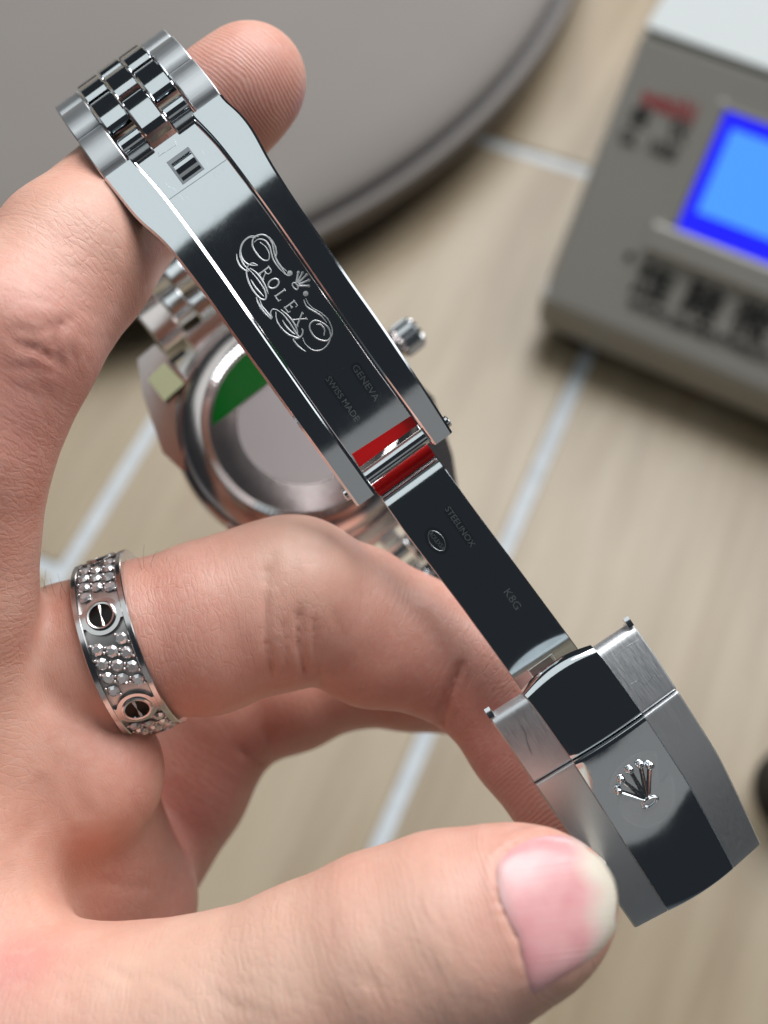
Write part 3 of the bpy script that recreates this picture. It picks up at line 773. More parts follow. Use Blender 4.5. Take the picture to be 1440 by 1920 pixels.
# lugs
for sy in (-1, 1):
    for sx in (-1, 1):
        V, F = [], []
        prof_ = [(9.0, 14.0, 0.2), (17.6, 5.0, 0.0), (18.2, 9.0, -.3), (15.2, 17.5, -.9), (12.6, 22.2, -1.5), (9.2, 22.4, -1.5), (8.8, 18.0, -.6)]
        for z0 in (0, -5.0): V += [wp(sx*x, sy*y, -.15+zz+z0) for x, y, zz in prof_]
        n_ = len(prof_); F = [tuple(range(n_)), tuple(range(n_, 2*n_))] + [(i, (i+1) % n_, n_+(i+1) % n_, n_+i) for i in range(n_)]
        lg = make('lug', cw(np.array(V)), F, M_case, cs_, 30)
for x0, x1, y0, y1 in ((-13.3, -9.9, -18.6, -14.6), (-12.4, -9.4, 15.0, 17.6)):
    make('tape_piece', cw(np.array([wp(x0, y0, .18), wp(x1, y0-.5, .18), wp(x1+.4, y1-.3, .28), wp(x0-.1, y1, .28)])), [(0, 1, 2, 3)], M_tape, cs_)
# spring bar slot and crown
make('bar_slot', cw(np.array([wp(-9.3, -18.9, .25), wp(-6.6, -18.9, .25), wp(-6.6, -18.1, .25), wp(-9.3, -18.1, .25)])), [(0, 1, 2, 3)], M_black, cs_)
V_, F_ = lathe((wp(18.3, -.6, -3.0), AW, NW, WW), [(1.9, 0), (1.9, 1.2)], 24); wc_ = make('winding_crown', V_, F_, M_case, watch, 30)
V, F = [], []; nn_ = 48
for i in range(nn_):
    a = 2*math.pi*i/nn_; rr = 2.65 if (i//2) % 2 else 2.35
    for r_, z_ in ((rr*.85, 1.2), (rr, 1.6), (rr, 4.3), (rr*.8, 4.9), (.05, 5.1)): V.append(wp(18.3, -.6, -3.0) + AW*(r_*math.cos(a)) + NW*(r_*math.sin(a)) + WW*z_)
for i in range(nn_):
    j = (i+1) % nn_
    for k in range(4): F.append((5*i+k, 5*j+k, 5*j+k+1, 5*i+k+1))
make('fluted_knob', cw(np.array(V)), F, M_edge, wc_, 30)
# end links and first rows of the bracelet on both sides of the case
for sy, Rb, nrow in ((-1, 30.0, 4), (1, 17.0, 5)):
    st_ = Strip(wp(0, sy*19.0, -1.2), AW*sy, NW, Rb)
    sgn = 1
    link(st_, -3.0, 1.8, -5.2, 5.2, .5, .25, 3.0, M_case); 
    for r in range(nrow):
        for u0, u1 in ((-8.6, -4.6), (4.6, 8.6)): link(st_, 2.2+PIT*r, 2.0+PIT*(r+1), u0, u1, .3, .6, 2.4, M_case)
        for k, u0 in enumerate((-4.5, -1.5, 1.5)):
            o2 = 2.0+PIT*r + (1.8 if k != 1 else -1.0)
            link(st_, o2, o2+5.3, u0+.08, u0+2.92, .45, .8, 2.4, M_edge)

# ------------------------------------------------------------------ the hand: one continuous surface from a smooth distance field
def J(px, py, d, rpx): p = P(px, py, d); return (p, rpx*d/FOC)
CH = {
 'index': [J(-100, 1420, 136, 190), J(-118, 1130, 130, 178), J(-82, 860, 127, 168), J(22, 640, 128, 160), J(138, 486, 135, 148), J(275, 340, 144, 122), J(392, 222, 147, 112), J(470, 150, 147.5, 104)],
 'middle': [J(40, 1290, 143, 160), J(140, 1245, 141, 150), J(250, 1206, 140, 149), J(400, 1166, 141, 152), J(545, 1128, 143, 151), J(660, 1155, 145, 132), J(760, 1200, 146, 124), J(905, 1268, 147, 116), J(985, 1392, 145, 104), J(1075, 1540, 141, 92)],
 'ring_finger': [J(225, 1660, 166, 130), J(345, 1478, 171, 118), J(425, 1342, 172, 112), J(548, 1300, 172, 106), J(650, 1262, 172, 100), J(770, 1275, 170, 92), J(860, 1292, 168, 86)],
 'little': [J(210, 1690, 182, 105), J(300, 1560, 190, 95), J(350, 1430, 192, 90), J(440, 1340, 190, 82), J(520, 1320, 188, 74)],
 'thumb': [J(-180, 1900, 128, 260), J(120, 1990, 122, 242), J(420, 1950, 119, 226), J(600, 1872, 117, 212), J(730, 1808, 115.5, 206), J(850, 1758, 114.5, 195), J(960, 1716, 113.5, 165), J(1040, 1690, 113, 118)],
}
PALM = [(J(-70, 1310, 136, 168), J(160, 1452, 139.5, 146)), (J(-60, 1460, 142, 200), J(100, 1450, 146, 170)), (J(-100, 1640, 145.5, 220), J(120, 1595, 148, 175)),
        (J(140, 1610, 152, 175), J(212, 1690, 155, 158)), (J(-200, 1750, 140, 280), J(-60, 1700, 146, 230)), (J(-200, 1900, 140, 300), J(100, 1950, 142, 190)),
        (J(100, 1900, 150, 190), J(190, 1900, 160, 150)), (J(-100, 1480, 134, 190), J(-140, 1860, 128, 250)), (J(-420, 2200, 150, 420), J(-200, 1850, 142, 320))]
# tip pads and joint bulges (centre, radius)
BULGE = [('index', J(445, 178, 146.2, 105)), ('middle', J(500, 1140, 142, 156)), ('middle', J(390, 1213, 139.8, 126)), ('middle', J(690, 1228, 144.5, 98)), ('middle', J(560, 1100, 141, 128)), ('thumb', J(985, 1712, 115, 150))]
def seg(p, A, B):
    a, ra = A; b, rb = B; ab = b-a; t = np.clip(((p-a) @ ab)/(ab @ ab), 0, 1)
    return np.linalg.norm(p - a - t[:, None]*ab, axis=1) - (ra + t*(rb-ra))
def smin(a, b, k):
    h = np.clip(.5 + .5*(b-a)/k, 0, 1); return b + (a-b)*h - k*h*(1-h)
def chain(p, nm):
    c = CH[nm]; d = None
    for i in range(len(c)-1):
        e = seg(p, c[i], c[i+1]); d = e if d is None else smin(d, e, 1.6)
    for n_, (q, r) in BULGE:
        if n_ == nm: d = smin(d, np.linalg.norm(p-q, axis=1)-r, 2.0)
    return d
NPL = []
def field(p):
    pm_ = None
    for A, B in PALM:
        e = seg(p, A, B); pm_ = e if pm_ is None else smin(pm_, e, 5.0)
    idx, mid, rg, lt_, th = (chain(p, n_) for n_ in ('index', 'middle', 'ring_finger', 'little', 'thumb'))
    if NPL: th = -smin(-th, -((p-NPL[0]) @ NPL[1]), 3.2)
    back = smin(rg, lt_, 1.0)
    d = smin(pm_, back, 3.0); d = smin(d, mid, 1.1); d = smin(d, idx, 2.2); d = smin(d, th, 4.0)
    return d
def hits(pp):                                # first points of the skin on sight lines, None where they miss
    v = np.array([P(x, y, 1.0) for x, y in pp]); L = np.linalg.norm(v, axis=1); d = np.full(len(v), 90.0)
    act = np.arange(len(v))
    for _ in range(160):
        e = field(v[act]*d[act, None]); d[act] += np.where(e > .01, np.maximum(e*.8, .01)/L[act], 0)
        act = act[(e > .01) & (d[act] < 230)]
        if not len(act): break
    return [v[i]*d[i] if d[i] < 230 else None for i in range(len(v))]
def grads(p, e=.2):
    g_ = np.stack([field(p+d)-field(p-d) for d in np.eye(3)*e], 1); return g_/np.linalg.norm(g_, axis=1)[:, None]
def px2(pts, zx, zy, k): return [(zx+x/k, zy+y/k) for x, y in pts]
# skin creases: (polyline in picture pixels, depth, half width)
CREASE = [
 ([(124, 606), (104, 640), (120, 690)], .7, .55), ([(20, 640), (80, 660), (130, 694)], .8, .5), ([(10, 610), (70, 625), (140, 600)], .5, .45), ([(0, 690), (60, 690), (120, 706)], .4, .45),
 ([(128, 640), (142, 672), (138, 700)], .5, .7),
 ([(502, 1050), (499, 1120), (500, 1200), (512, 1275)], 1.3, .62), ([(562, 1130), (562, 1210), (578, 1275)], 1.3, .6), ([(590, 1150), (592, 1220), (606, 1290)], .8, .5), ([(530, 1150), (534, 1220), (540, 1270)], .7, .48), ([(700, 1150), (690, 1230), (680, 1310)], .14, .8),
 ([(872, 1230), (845, 1310), (828, 1366)], 1.4, .65), ([(852, 1260), (826, 1330), (815, 1360)], .5, .5), ([(886, 1250), (862, 1320), (846, 1372)], .6, .5),
 ([(925, 1400), (912, 1440), (918, 1468)], .3, .5), 
 ([(112, 1400), (140, 1480), (170, 1545)], .3, 1.4), ([(84, 1440), (70, 1540), (20, 1610)], .3, 1.5), ([(322, 1490), (262, 1570), (190, 1630), (130, 1690), (108, 1712)], .45, 1.0),
 ([(310, 1440), (300, 1500), (250, 1560)], .3, .8), ([(170, 1650), (220, 1660), (290, 1668)], .3, .7),
 ([(440, 1400), (470, 1420), (502, 1442)], .9, .6), ([(500, 1360), (505, 1400), (520, 1434)], .7, .55), ([(655, 1330), (668, 1345), (680, 1352)], .3, .6),
 ([(686, 1800), (690, 1835), (702, 1868)], .6, .5), ([(655, 1790), (668, 1840), (672, 1880)], .16, .5), ([(740, 1800), (760, 1840), (752, 1880)], .16, .5), ([(800, 1770), (815, 1820), (805, 1870)], .16, .5), ([(540, 1800), (530, 1850), (535, 1900)], .12, .5),
 ([(40, 1640), (70, 1710), (110, 1752)], .2, .8),
]
rk = random.Random(11)
def wr(n_, x0, x1, y0, y1, ang, ln, dp, wd):  # short natural wrinkles strewn over an area
    for _ in range(n_):
        x, y = rk.uniform(x0, x1), rk.uniform(y0, y1); a = math.radians(ang+rk.gauss(0, 12)); l = ln*rk.uniform(.5, 1.4)
        CREASE.append(([(x-l*math.cos(a)/2, y-l*math.sin(a)/2), (x+rk.uniform(-4, 4), y+rk.uniform(-4, 4)), (x+l*math.cos(a)/2, y+l*math.sin(a)/2)], dp*rk.uniform(.5, 1.2), wd))
wr(26, 10, 210, 440, 640, 20, 80, .12, .34); wr(16, 0, 110, 640, 800, 40, 70, .10, .34)
wr(16, 380, 640, 1010, 1180, 85, 110, .10, .34); wr(16, 560, 860, 1080, 1300, 70, 60, .07, .34)
wr(26, 600, 900, 1700, 1900, 75, 80, .10, .38); wr(22, 60, 560, 1790, 1910, 20, 90, .10, .42); wr(8, 120, 290, 1480, 1640, 65, 90, .10, .5)
# the thumb is flatter under its nail
hc = hits([(1050, 1690)])[0]; hn = grads(hc[None])[0]; NPL = [hc - hn*.9, nrm(hn + np.array([.10, -.05, 0]))]
# cuticle groove of the thumb nail
NAIL = px2([(310, 300), (400, 228), (500, 196), (600, 200), (680, 242), (758, 302), (812, 396), (818, 496), (792, 600), (722, 690), (640, 752), (540, 812), (452, 862), (420, 780), (392, 640), (352, 560), (314, 470), (300, 380)], 800, 1480, 2.25)
NC0 = np.mean(NAIL, axis=0)
def off_n(k): return [tuple(NC0+(np.array(NAIL[i])-NC0)*k) for i in (13, 14, 15, 16, 17, 0, 1, 2, 3)]
CREASE.append((off_n(1.02), .95, .45)); CREASE.append((off_n(1.10), -.42, .75)); CREASE.append((off_n(1.24), .16, .5))
GRO = []; ALLP = []
for pts, dp, wd in CREASE:
    q = []
    for a, b_ in zip(pts[:-1], pts[1:]):
        for t in (0, 1/6, 2/6, .5, 4/6, 5/6): q.append((a[0]+(b_[0]-a[0])*t, a[1]+(b_[1]-a[1])*t))
    ALLP.append(q + [pts[-1]])
HIT = hits([x for q in ALLP for x in q]); k0 = 0
for (pts, dp, wd), q in zip(CREASE, ALLP):
    n_ = len(q); q = [x for x in HIT[k0:k0+n_] if x is not None]; k0 += n_
    # drop jumps onto another finger
    q2 = [q[0]] if q else []
    for x in q[1:]:
        if np.linalg.norm(x-q2[-1]) < 8: q2.append(x)
        else: break
    if len(q2) > 1: GRO.append((np.array(q2), dp, wd))
VOX = .45
lo = np.array([-66, -64, 98.0]); hi = np.array([32, 66.0, 206]); hi[1] = 72
CO = 6                                       # coarse cell in fine cells
nc = np.ceil((hi-lo)/(VOX*CO)).astype(int); nf = nc*CO + 1
g = [lo[i] + VOX*CO*np.arange(nc[i]+1) for i in range(3)]
G = np.stack(np.meshgrid(*g, indexing='ij'), -1).reshape(-1, 3)
DC_ = field(G).reshape(nc+1)
cellc = sum(DC_[a:a+nc[0], b_:b_+nc[1], c_:c_+nc[2]] for a in (0, 1) for b_ in (0, 1) for c_ in (0, 1))/8
near = np.abs(cellc) < VOX*CO*1.6
D = np.where(np.repeat(np.repeat(np.repeat(cellc, CO, 0), CO, 1), CO, 2) < 0, -5.0, 5.0).astype(np.float32)
D = np.pad(D, ((0, 1), (0, 1), (0, 1)), mode='edge')
ci = np.argwhere(near)
fo_ = np.stack(np.meshgrid(*[np.arange(CO+1)]*3, indexing='ij'), -1).reshape(-1, 3)
mask = np.zeros(nf, bool)
for c0_ in range(0, len(ci), 4000):
    ix = (ci[c0_:c0_+4000, None, :]*CO + fo_[None]).reshape(-1, 3); mask[ix[:, 0], ix[:, 1], ix[:, 2]] = True
ID = np.argwhere(mask); val = np.empty(len(ID), np.float32)
for c0_ in range(0, len(ID), 400000): val[c0_:c0_+400000] = field(lo + VOX*ID[c0_:c0_+400000])
pw = lo + VOX*ID; base_v = val.astype(float).copy()
for q, dp, wd in GRO:
    m_ = np.all((pw > q.min(0)-4*wd) & (pw < q.max(0)+4*wd), axis=1); sub = pw[m_]
    if not len(sub): continue
    dm = np.full(len(sub), 9.0)
    for a, b_ in zip(q[:-1], q[1:]):
        ab = b_-a; t = np.clip(((sub-a) @ ab)/(ab @ ab+1e-9), 0, 1); dm = np.minimum(dm, np.linalg.norm(sub-a-t[:, None]*ab, axis=1))
    dm = np.sqrt(np.maximum(dm**2 - np.minimum(base_v[m_]**2, 4.0), 0))          # distance along the skin only
    # fade toward the ends
    e = np.minimum(np.linalg.norm(sub-q[0], axis=1), np.linalg.norm(sub-q[-1], axis=1)); fade = np.clip(e/1.6, .15, 1)
    near_ = np.abs(base_v[m_]) < 2.0
    val[m_] += (near_*dp*.62*fade*(np.exp(-dm/(.62*wd)) if dp > .3 else np.exp(-(dm/wd)**2))).astype(np.float32)
D[ID[:, 0], ID[:, 1], ID[:, 2]] = val
def surface_nets(D):
    ins = D < 0; nx, ny, nz = np.array(D.shape)-1
    cnt = np.zeros((nx, ny, nz), np.int8)
    for a in (0, 1):
        for b_ in (0, 1):
            for c_ in (0, 1): cnt += ins[a:a+nx, b_:b_+ny, c_:c_+nz]
    act = (cnt > 0) & (cnt < 8); idx = np.argwhere(act); vid = np.full(act.shape, -1, np.int64); vid[act] = np.arange(len(idx))
    acc = np.zeros((len(idx), 3)); n_ = np.zeros(len(idx))
    cor = [(a, b_, c_) for a in (0, 1) for b_ in (0, 1) for c_ in (0, 1)]
    val = {c_: D[idx[:, 0]+c_[0], idx[:, 1]+c_[1], idx[:, 2]+c_[2]].astype(float) for c_ in cor}
    for c_ in cor:
        for ax in range(3):
            if c_[ax]: continue
            e = list(c_); e[ax] = 1; e = tuple(e); a, b_ = val[c_], val[e]; m_ = (a < 0) != (b_ < 0)
            t = np.where(m_, a/np.where(m_, a-b_, 1), 0); p = np.array(c_, float)[None].repeat(len(idx), 0); p[:, ax] += t
            acc[m_] += p[m_]; n_[m_] += 1
    V = idx + acc/n_[:, None]
    F = []
    for ax in range(3):
        o1, o2 = [(1, 2), (2, 0), (0, 1)][ax]
        sl = [slice(None)]*3; sl2 = [slice(None)]*3; sl[ax] = slice(0, -1); sl2[ax] = slice(1, None)
        ed = ins[tuple(sl)] != ins[tuple(sl2)]; q = np.argwhere(ed)
        q = q[(q[:, o1] > 0) & (q[:, o2] > 0) & (q[:, o1] < D.shape[o1]-1) & (q[:, o2] < D.shape[o2]-1)]
        flip = ins[tuple(sl)][q[:, 0], q[:, 1], q[:, 2]]
        def cid(d1, d2): r = q.copy(); r[:, o1] += d1; r[:, o2] += d2; return vid[r[:, 0], r[:, 1], r[:, 2]]
        f = np.stack([cid(-1, -1), cid(0, -1), cid(0, 0), cid(-1, 0)], 1); f[~flip] = f[~flip][:, ::-1]; F.append(f)
    return V, np.vstack(F)
HV, HF = surface_nets(D)
HF = HF[(HF >= 0).all(1)]
HP = lo + VOX*HV                             # lens millimetres
# light relaxation to remove the grid
adj = np.vstack([HF[:, [0, 1]], HF[:, [1, 2]], HF[:, [2, 3]], HF[:, [3, 0]]])
deg = np.bincount(adj.ravel(), minlength=len(HP)).astype(float)
for lam in (.5, -.52):
    acc = np.stack([np.bincount(adj[:, 0], HP[adj[:, 1], k], len(HP)) + np.bincount(adj[:, 1], HP[adj[:, 0], k], len(HP)) for k in range(3)], 1)
    HP = HP + lam*(acc/np.maximum(deg, 1)[:, None] - HP)
hand_org = cw(P(200, 1500, 150))
hm = bpy.data.meshes.new('hand')
HWv = cw(HP) - hand_org
hm.vertices.add(len(HWv)); hm.vertices.foreach_set('co', HWv.astype(np.float32).ravel())
hm.loops.add(len(HF)*4); hm.polygons.add(len(HF))
# lens axes are left-handed against the world, so the winding is turned round
hm.loops.foreach_set('vertex_index', HF[:, ::-1].astype(np.int32).ravel())
hm.polygons.foreach_set('loop_start', np.arange(0, len(HF)*4, 4, dtype=np.int32))
hm.update(calc_edges=True); hm.validate()
hm.polygons.foreach_set('use_smooth', [True]*len(hm.polygons))
bmh = bmesh.new(); bmh.from_mesh(hm); vol = bmh.calc_volume(signed=True)
if vol < 0: bmesh.ops.reverse_faces(bmh, faces=bmh.faces); bmh.to_mesh(hm)
bmh.free()
hand = bpy.data.objects.new('hand', hm); col.objects.link(hand); hand.location = hand_org
tag(hand, 'bare left hand holding up the opened watch clasp between thumb and fingers', 'hand')
# per-point finger coordinates for fine skin lines, and natural pinkness of the skin
along = np.zeros(len(HP)); best = np.full(len(HP), 99.0); cross = np.zeros((len(HP), 3)); tipm = np.zeros(len(HP))
for nm, c in CH.items():
    L = 0.0; tot = sum(np.linalg.norm(c[i+1][0]-c[i][0]) for i in range(len(c)-1))
    for i in range(len(c)-1):
        a, ra = c[i]; b_, rb = c[i+1]; ab = b_-a; t = np.clip(((HP-a) @ ab)/(ab @ ab), 0, 1.6 if i == len(c)-2 else 1)
        d = np.linalg.norm(HP-a-t[:, None]*ab, axis=1)-(ra+t*(rb-ra)); m_ = d < best
        best[m_] = d[m_]; along[m_] = (L - tot + t*np.linalg.norm(ab))[m_]
        dd = (HP - a - t[:, None]*ab); cross[m_] = dd[m_]
        tipm[m_] = np.clip(1-(tot - (L + t*np.linalg.norm(ab)))/18, 0, 1.3)[m_]
        L += np.linalg.norm(ab)
fing = np.clip(1.25-best/1.2, 0, 1)
def relax(x, k):
    for _ in range(k): x = .5*x + .5*(np.bincount(adj[:, 0], x[adj[:, 1]], len(x)) + np.bincount(adj[:, 1], x[adj[:, 0]], len(x)))/np.maximum(deg, 1)
    return x
# where neighbouring points disagree about the finger they belong to, fade the lines out
jump = np.zeros(len(HP)); dj = np.abs(along[adj[:, 0]]-along[adj[:, 1]]) > 3.0
jump[adj[dj].ravel()] = 1; jump = np.clip(relax(jump, 40)*14, 0, 1)
along = relax(along, 70); fing = relax(fing*(1-jump), 25); tipm = relax(tipm, 20)
pink = np.zeros(len(HP))
for (px, py, d, r, k) in ((470, 200, 141, 15, .55), (40, 760, 119, 16, .5), (240, 1440, 139, 12, .3), (330, 1190, 131, 14, .3), (30, 1790, 116, 7, .55), (60, 1800, 116, 3, .5), (0, 1830, 116, 4, .4), (140, 590, 126, 12, .25), (1000, 1690, 106, 12, .5), (700, 1270, 138, 20, .35), (950, 1450, 140, 14, .6), (420, 1500, 163, 22, .5), (290, 1660, 153, 14, .4)):
    pink += k*np.exp(-(np.linalg.norm(HP-P(px, py, d), axis=1)/r)**2)
pale = np.zeros(len(HP))
for (px, py, d, r, k) in ((540, 1020, 133, 9, .6), (500, 1850, 109, 20, .4), (300, 1800, 110, 20, .4), (820, 1800, 106, 9, .35), (100, 480, 126, 10, .3)):
    pale += k*np.exp(-(np.linalg.norm(HP-P(px, py, d), axis=1)/r)**2)
for nm_, arr in (('along', along), ('pink', pink), ('pale', pale), ('tip', tipm), ('finger', fing)):
    at_ = hm.attributes.new(nm_, 'FLOAT', 'POINT'); at_.data.foreach_set('value', arr.astype(np.float32))
m, nt, b = mat('skin'); M_skin = m
def att(nt, n_): a = N(nt, 'ShaderNodeAttribute'); a.attribute_name = n_; return a.outputs['Fac']
v = coords(nt)
mott = noise(nt, 190, 4, .6, v); mott2 = noise(nt, 900, 3, .6, v)
base = ramp(nt, mott.outputs[0], [(.3, (.66, .34, .25)), (.5, (.71, .40, .30)), (.72, (.755, .465, .36))])
cA = mixc(nt, math_(nt, 'MULTIPLY', att(nt, 'pink'), .9, True), base.outputs[0], (.66, .26, .235))
cB_ = mixc(nt, math_(nt, 'MULTIPLY', att(nt, 'pale'), .8, True), cA, (.76, .53, .42))
big = noise(nt, 55, 3, .6, v)
cB_ = mixc(nt, math_(nt, 'MULTIPLY', ramp(nt, big.outputs[0], [(.42, (0, 0, 0)), (.66, (1, 1, 1))]).outputs[0], .24), cB_, (.66, .30, .235))
cC = mixc(nt, math_(nt, 'MULTIPLY', ramp(nt, mott2.outputs[0], [(.5, (0, 0, 0)), (.72, (1, 1, 1))]).outputs[0], .32), cB_, (.74, .46, .38))
nt.links.new(cC, b.inputs['Base Color'])
b.inputs['Subsurface Weight'].default_value = .35; b.inputs['Subsurface Radius'].default_value = (1.0, .35, .2); b.inputs['Subsurface Scale'].default_value = .0012
b.inputs['Roughness'].default_value = .42; b.inputs['Specular IOR Level'].default_value = .45
# fine relief: skin cells, transverse lines, finger ridges at the tips
vo = N(nt, 'ShaderNodeTexVoronoi', feature='DISTANCE_TO_EDGE'); vo.inputs['Scale'].default_value = 2100
wv = N(nt, 'ShaderNodeVectorMath', operation='ADD'); nt.links.new(v, wv.inputs[0])
ns_ = N(nt, 'ShaderNodeVectorMath', operation='SCALE'); nt.links.new(noise(nt, 500, 2, .5, v).outputs['Color'], ns_.inputs[0]); ns_.inputs['Scale'].default_value = .0012; nt.links.new(ns_.outputs[0], wv.inputs[1])
nt.links.new(wv.outputs[0], vo.inputs['Vector'])
cell = ramp(nt, vo.outputs['Distance'], [(0, (0, 0, 0)), (.12, (1, 1, 1))])
warp = noise(nt, 260, 3, .55, v)
al_ = math_(nt, 'ADD', att(nt, 'along'), math_(nt, 'MULTIPLY', warp.outputs[0], 1.5))
ridge = math_(nt, 'SINE', math_(nt, 'MULTIPLY', math_(nt, 'ADD', att(nt, 'along'), math_(nt, 'MULTIPLY', noise(nt, 90, 2, .5, v).outputs[0], 4.0)), 2*math.pi/.52))
ridge = math_(nt, 'MULTIPLY', ridge, math_(nt, 'MULTIPLY', att(nt, 'tip'), .55, True))
trx = N(nt, 'ShaderNodeCombineXYZ'); nt.links.new(math_(nt, 'MULTIPLY', al_, 1.9), trx.inputs[0])
vs_ = N(nt, 'ShaderNodeVectorMath', operation='SCALE'); nt.links.new(v, vs_.inputs[0]); vs_.inputs['Scale'].default_value = 160
ad_ = N(nt, 'ShaderNodeVectorMath', operation='ADD'); nt.links.new(trx.outputs[0], ad_.inputs[0]); nt.links.new(vs_.outputs[0], ad_.inputs[1])
lines = noise(nt, 1.3, 3, .6, ad_.outputs[0])
lmask = math_(nt, 'MULTIPLY', att(nt, 'finger'), math_(nt, 'SUBTRACT', 1.0, att(nt, 'tip'), True), True)
lines_ = math_(nt, 'MULTIPLY', math_(nt, 'SUBTRACT', lines.outputs[0], .5), lmask)
b1 = bump(nt, cell.outputs[0], .16, .00006)
cv2 = N(nt, 'ShaderNodeVectorMath', operation='SCALE'); nt.links.new(wv.outputs[0], cv2.inputs[0]); cv2.inputs['Scale'].default_value = 620
ca2 = N(nt, 'ShaderNodeVectorMath', operation='ADD'); tr2 = N(nt, 'ShaderNodeCombineXYZ'); nt.links.new(math_(nt, 'MULTIPLY', al_, 1.0), tr2.inputs[0]); nt.links.new(tr2.outputs[0], ca2.inputs[0]); nt.links.new(cv2.outputs[0], ca2.inputs[1])
vo2 = N(nt, 'ShaderNodeTexVoronoi', feature='DISTANCE_TO_EDGE'); vo2.inputs['Scale'].default_value = 1.0; nt.links.new(ca2.outputs[0], vo2.inputs['Vector'])
cell2 = ramp(nt, vo2.outputs['Distance'], [(0, (0, 0, 0)), (.10, (.8, .8, .8)), (.3, (1, 1, 1))])
patch = ramp(nt, noise(nt, 70, 2, .5, v).outputs[0], [(.35, (.25, .25, .25)), (.65, (1, 1, 1))])
cellm = math_(nt, 'MULTIPLY', math_(nt, 'MULTIPLY', cell2.outputs[0], patch.outputs[0]), math_(nt, 'SUBTRACT', 1.0, math_(nt, 'MULTIPLY', att(nt, 'tip'), .9), True))
b1b = bump(nt, cellm, .27, .00014, b1.outputs[0])
b2_ = bump(nt, lines_, .42, .0002, b1b.outputs[0])
b3 = bump(nt, ridge, .45, .00006, b2_.outputs[0])
b4 = bump(nt, noise(nt, 420, 4, .6, v).outputs[0], .12, .0003, b3.outputs[0])
nt.links.new(b4.outputs[0], b.inputs['Normal'])
hm.materials.append(M_skin)

# thumb nail
from mathutils import geometry as mgeo
nq = np.array(NAIL); nc_ = nq.mean(0)
m, nt, b = mat('finger nail'); M_nail = m
at_n = att(nt, 'free')
v = coords(nt); n1 = noise(nt, 260, 2, .5, v)
pk = ramp(nt, n1.outputs[0], [(.3, (.72, .335, .345)), (.7, (.79, .45, .45))])
cN = mixc(nt, at_n, pk.outputs[0], (.72, .66, .56)); cN = mixc(nt, att(nt, 'lunula'), cN, (.74, .52, .50)); nt.links.new(cN, b.inputs['Base Color'])
b.inputs['Roughness'].default_value = .24; b.inputs['Specular IOR Level'].default_value = .5; b.inputs['Subsurface Weight'].default_value = .25; b.inputs['Subsurface Scale'].default_value = .0015; b.inputs['Subsurface Radius'].default_value = (1, .4, .3)
n1d = N(nt, 'ShaderNodeTexNoise', noise_dimensions='1D'); n1d.inputs['Scale'].default_value = .16; n1d.inputs['Detail'].default_value = 3; nt.links.new(att(nt, 'across'), n1d.inputs['W'])
nt.links.new(bump(nt, n1d.outputs[0], .22, .00012).outputs[0], b.inputs['Normal'])
rings = 16; na = 72
dense = []
for i in range(len(nq)):
    a, b0, c_, e_ = nq[i-1], nq[i], nq[(i+1) % len(nq)], nq[(i+2) % len(nq)]
    for t in (0, .25, .5, .75): dense.append(.5*((2*b0)+(-a+c_)*t+(2*a-5*b0+4*c_-e_)*t*t+(-a+3*b0-3*c_+e_)*t**3))
dense = np.array(dense); na = len(dense)
TA = nrm(np.array([1155, 1672]) - np.array([950, 1700]))
NV, NFc, fr_, lu_, ac_ = [], [], [], [], []
NQ = [nc_ + (dense[i]-nc_)*(r/rings) for r in range(rings+1) for i in range(na)]
NH = hits(NQ)
for k in range(len(NH)):
    if NH[k] is None: NH[k] = NH[k-na]
NG = grads(np.array(NH))
for r in range(rings+1):
    t = r/rings
    for i in range(na):
        q = NQ[r*na+i]
        lift = .30*(1-t**12) + .01
        NV.append(NH[r*na+i] + NG[r*na+i]*lift)
        ax = (q-nc_) @ TA; ac_.append(float((q-nc_) @ np.array([-TA[1], TA[0]])))
        fr_.append(float(np.clip((ax-48+.16*abs((q-nc_) @ np.array([-TA[1], TA[0]]))+6*math.sin(((q-nc_) @ np.array([-TA[1], TA[0]]))/13))/44, 0, 1))); lu_.append(float(np.clip((-78-ax)/25, 0, 1)*.7))
for r in range(rings):
    for i in range(na): j = (i+1) % na; NFc.append((r*na+i, r*na+j, (r+1)*na+j, (r+1)*na+i))
nl = make('thumb_nail', cw(np.array(NV)), NFc, M_nail, hand, 180)
for nm_, arr in (('free', fr_), ('lunula', lu_), ('across', ac_)):
    at_ = nl.data.attributes.new(nm_, 'FLOAT', 'POINT'); at_.data.foreach_set('value', np.array(arr, np.float32)[:len(nl.data.vertices)])
# rim of the forefinger nail that shows over the tip
ip, ir = CH['index'][-1]; ax_i = nrm(CH['index'][-1][0]-CH['index'][-3][0]); bk = nrm([-.30, -.25, 1.0]); bk = nrm(bk - ax_i*np.dot(bk, ax_i)); sd_i = nrm(np.cross(ax_i, bk))
V, F = [], []
for i in range(9):
    t = i/8
    for j in range(13):
        a = math.radians(-50+100*j/12); x = ax_i*(ir*(-.7+1.62*t)) 
        rr = ir*(1.0 - .22*t**3)
        V.append(ip + x + (bk*math.cos(a)*.92 + sd_i*math.sin(a))*rr*(1-.35*max(0, t-.6)))
for i in range(8):
    for j in range(12): F.append((i*13+j, i*13+j+1, (i+1)*13+j+1, (i+1)*13+j))
nl2 = make('finger_nail', cw(np.array(V)), F, M_nail, hand, 180)

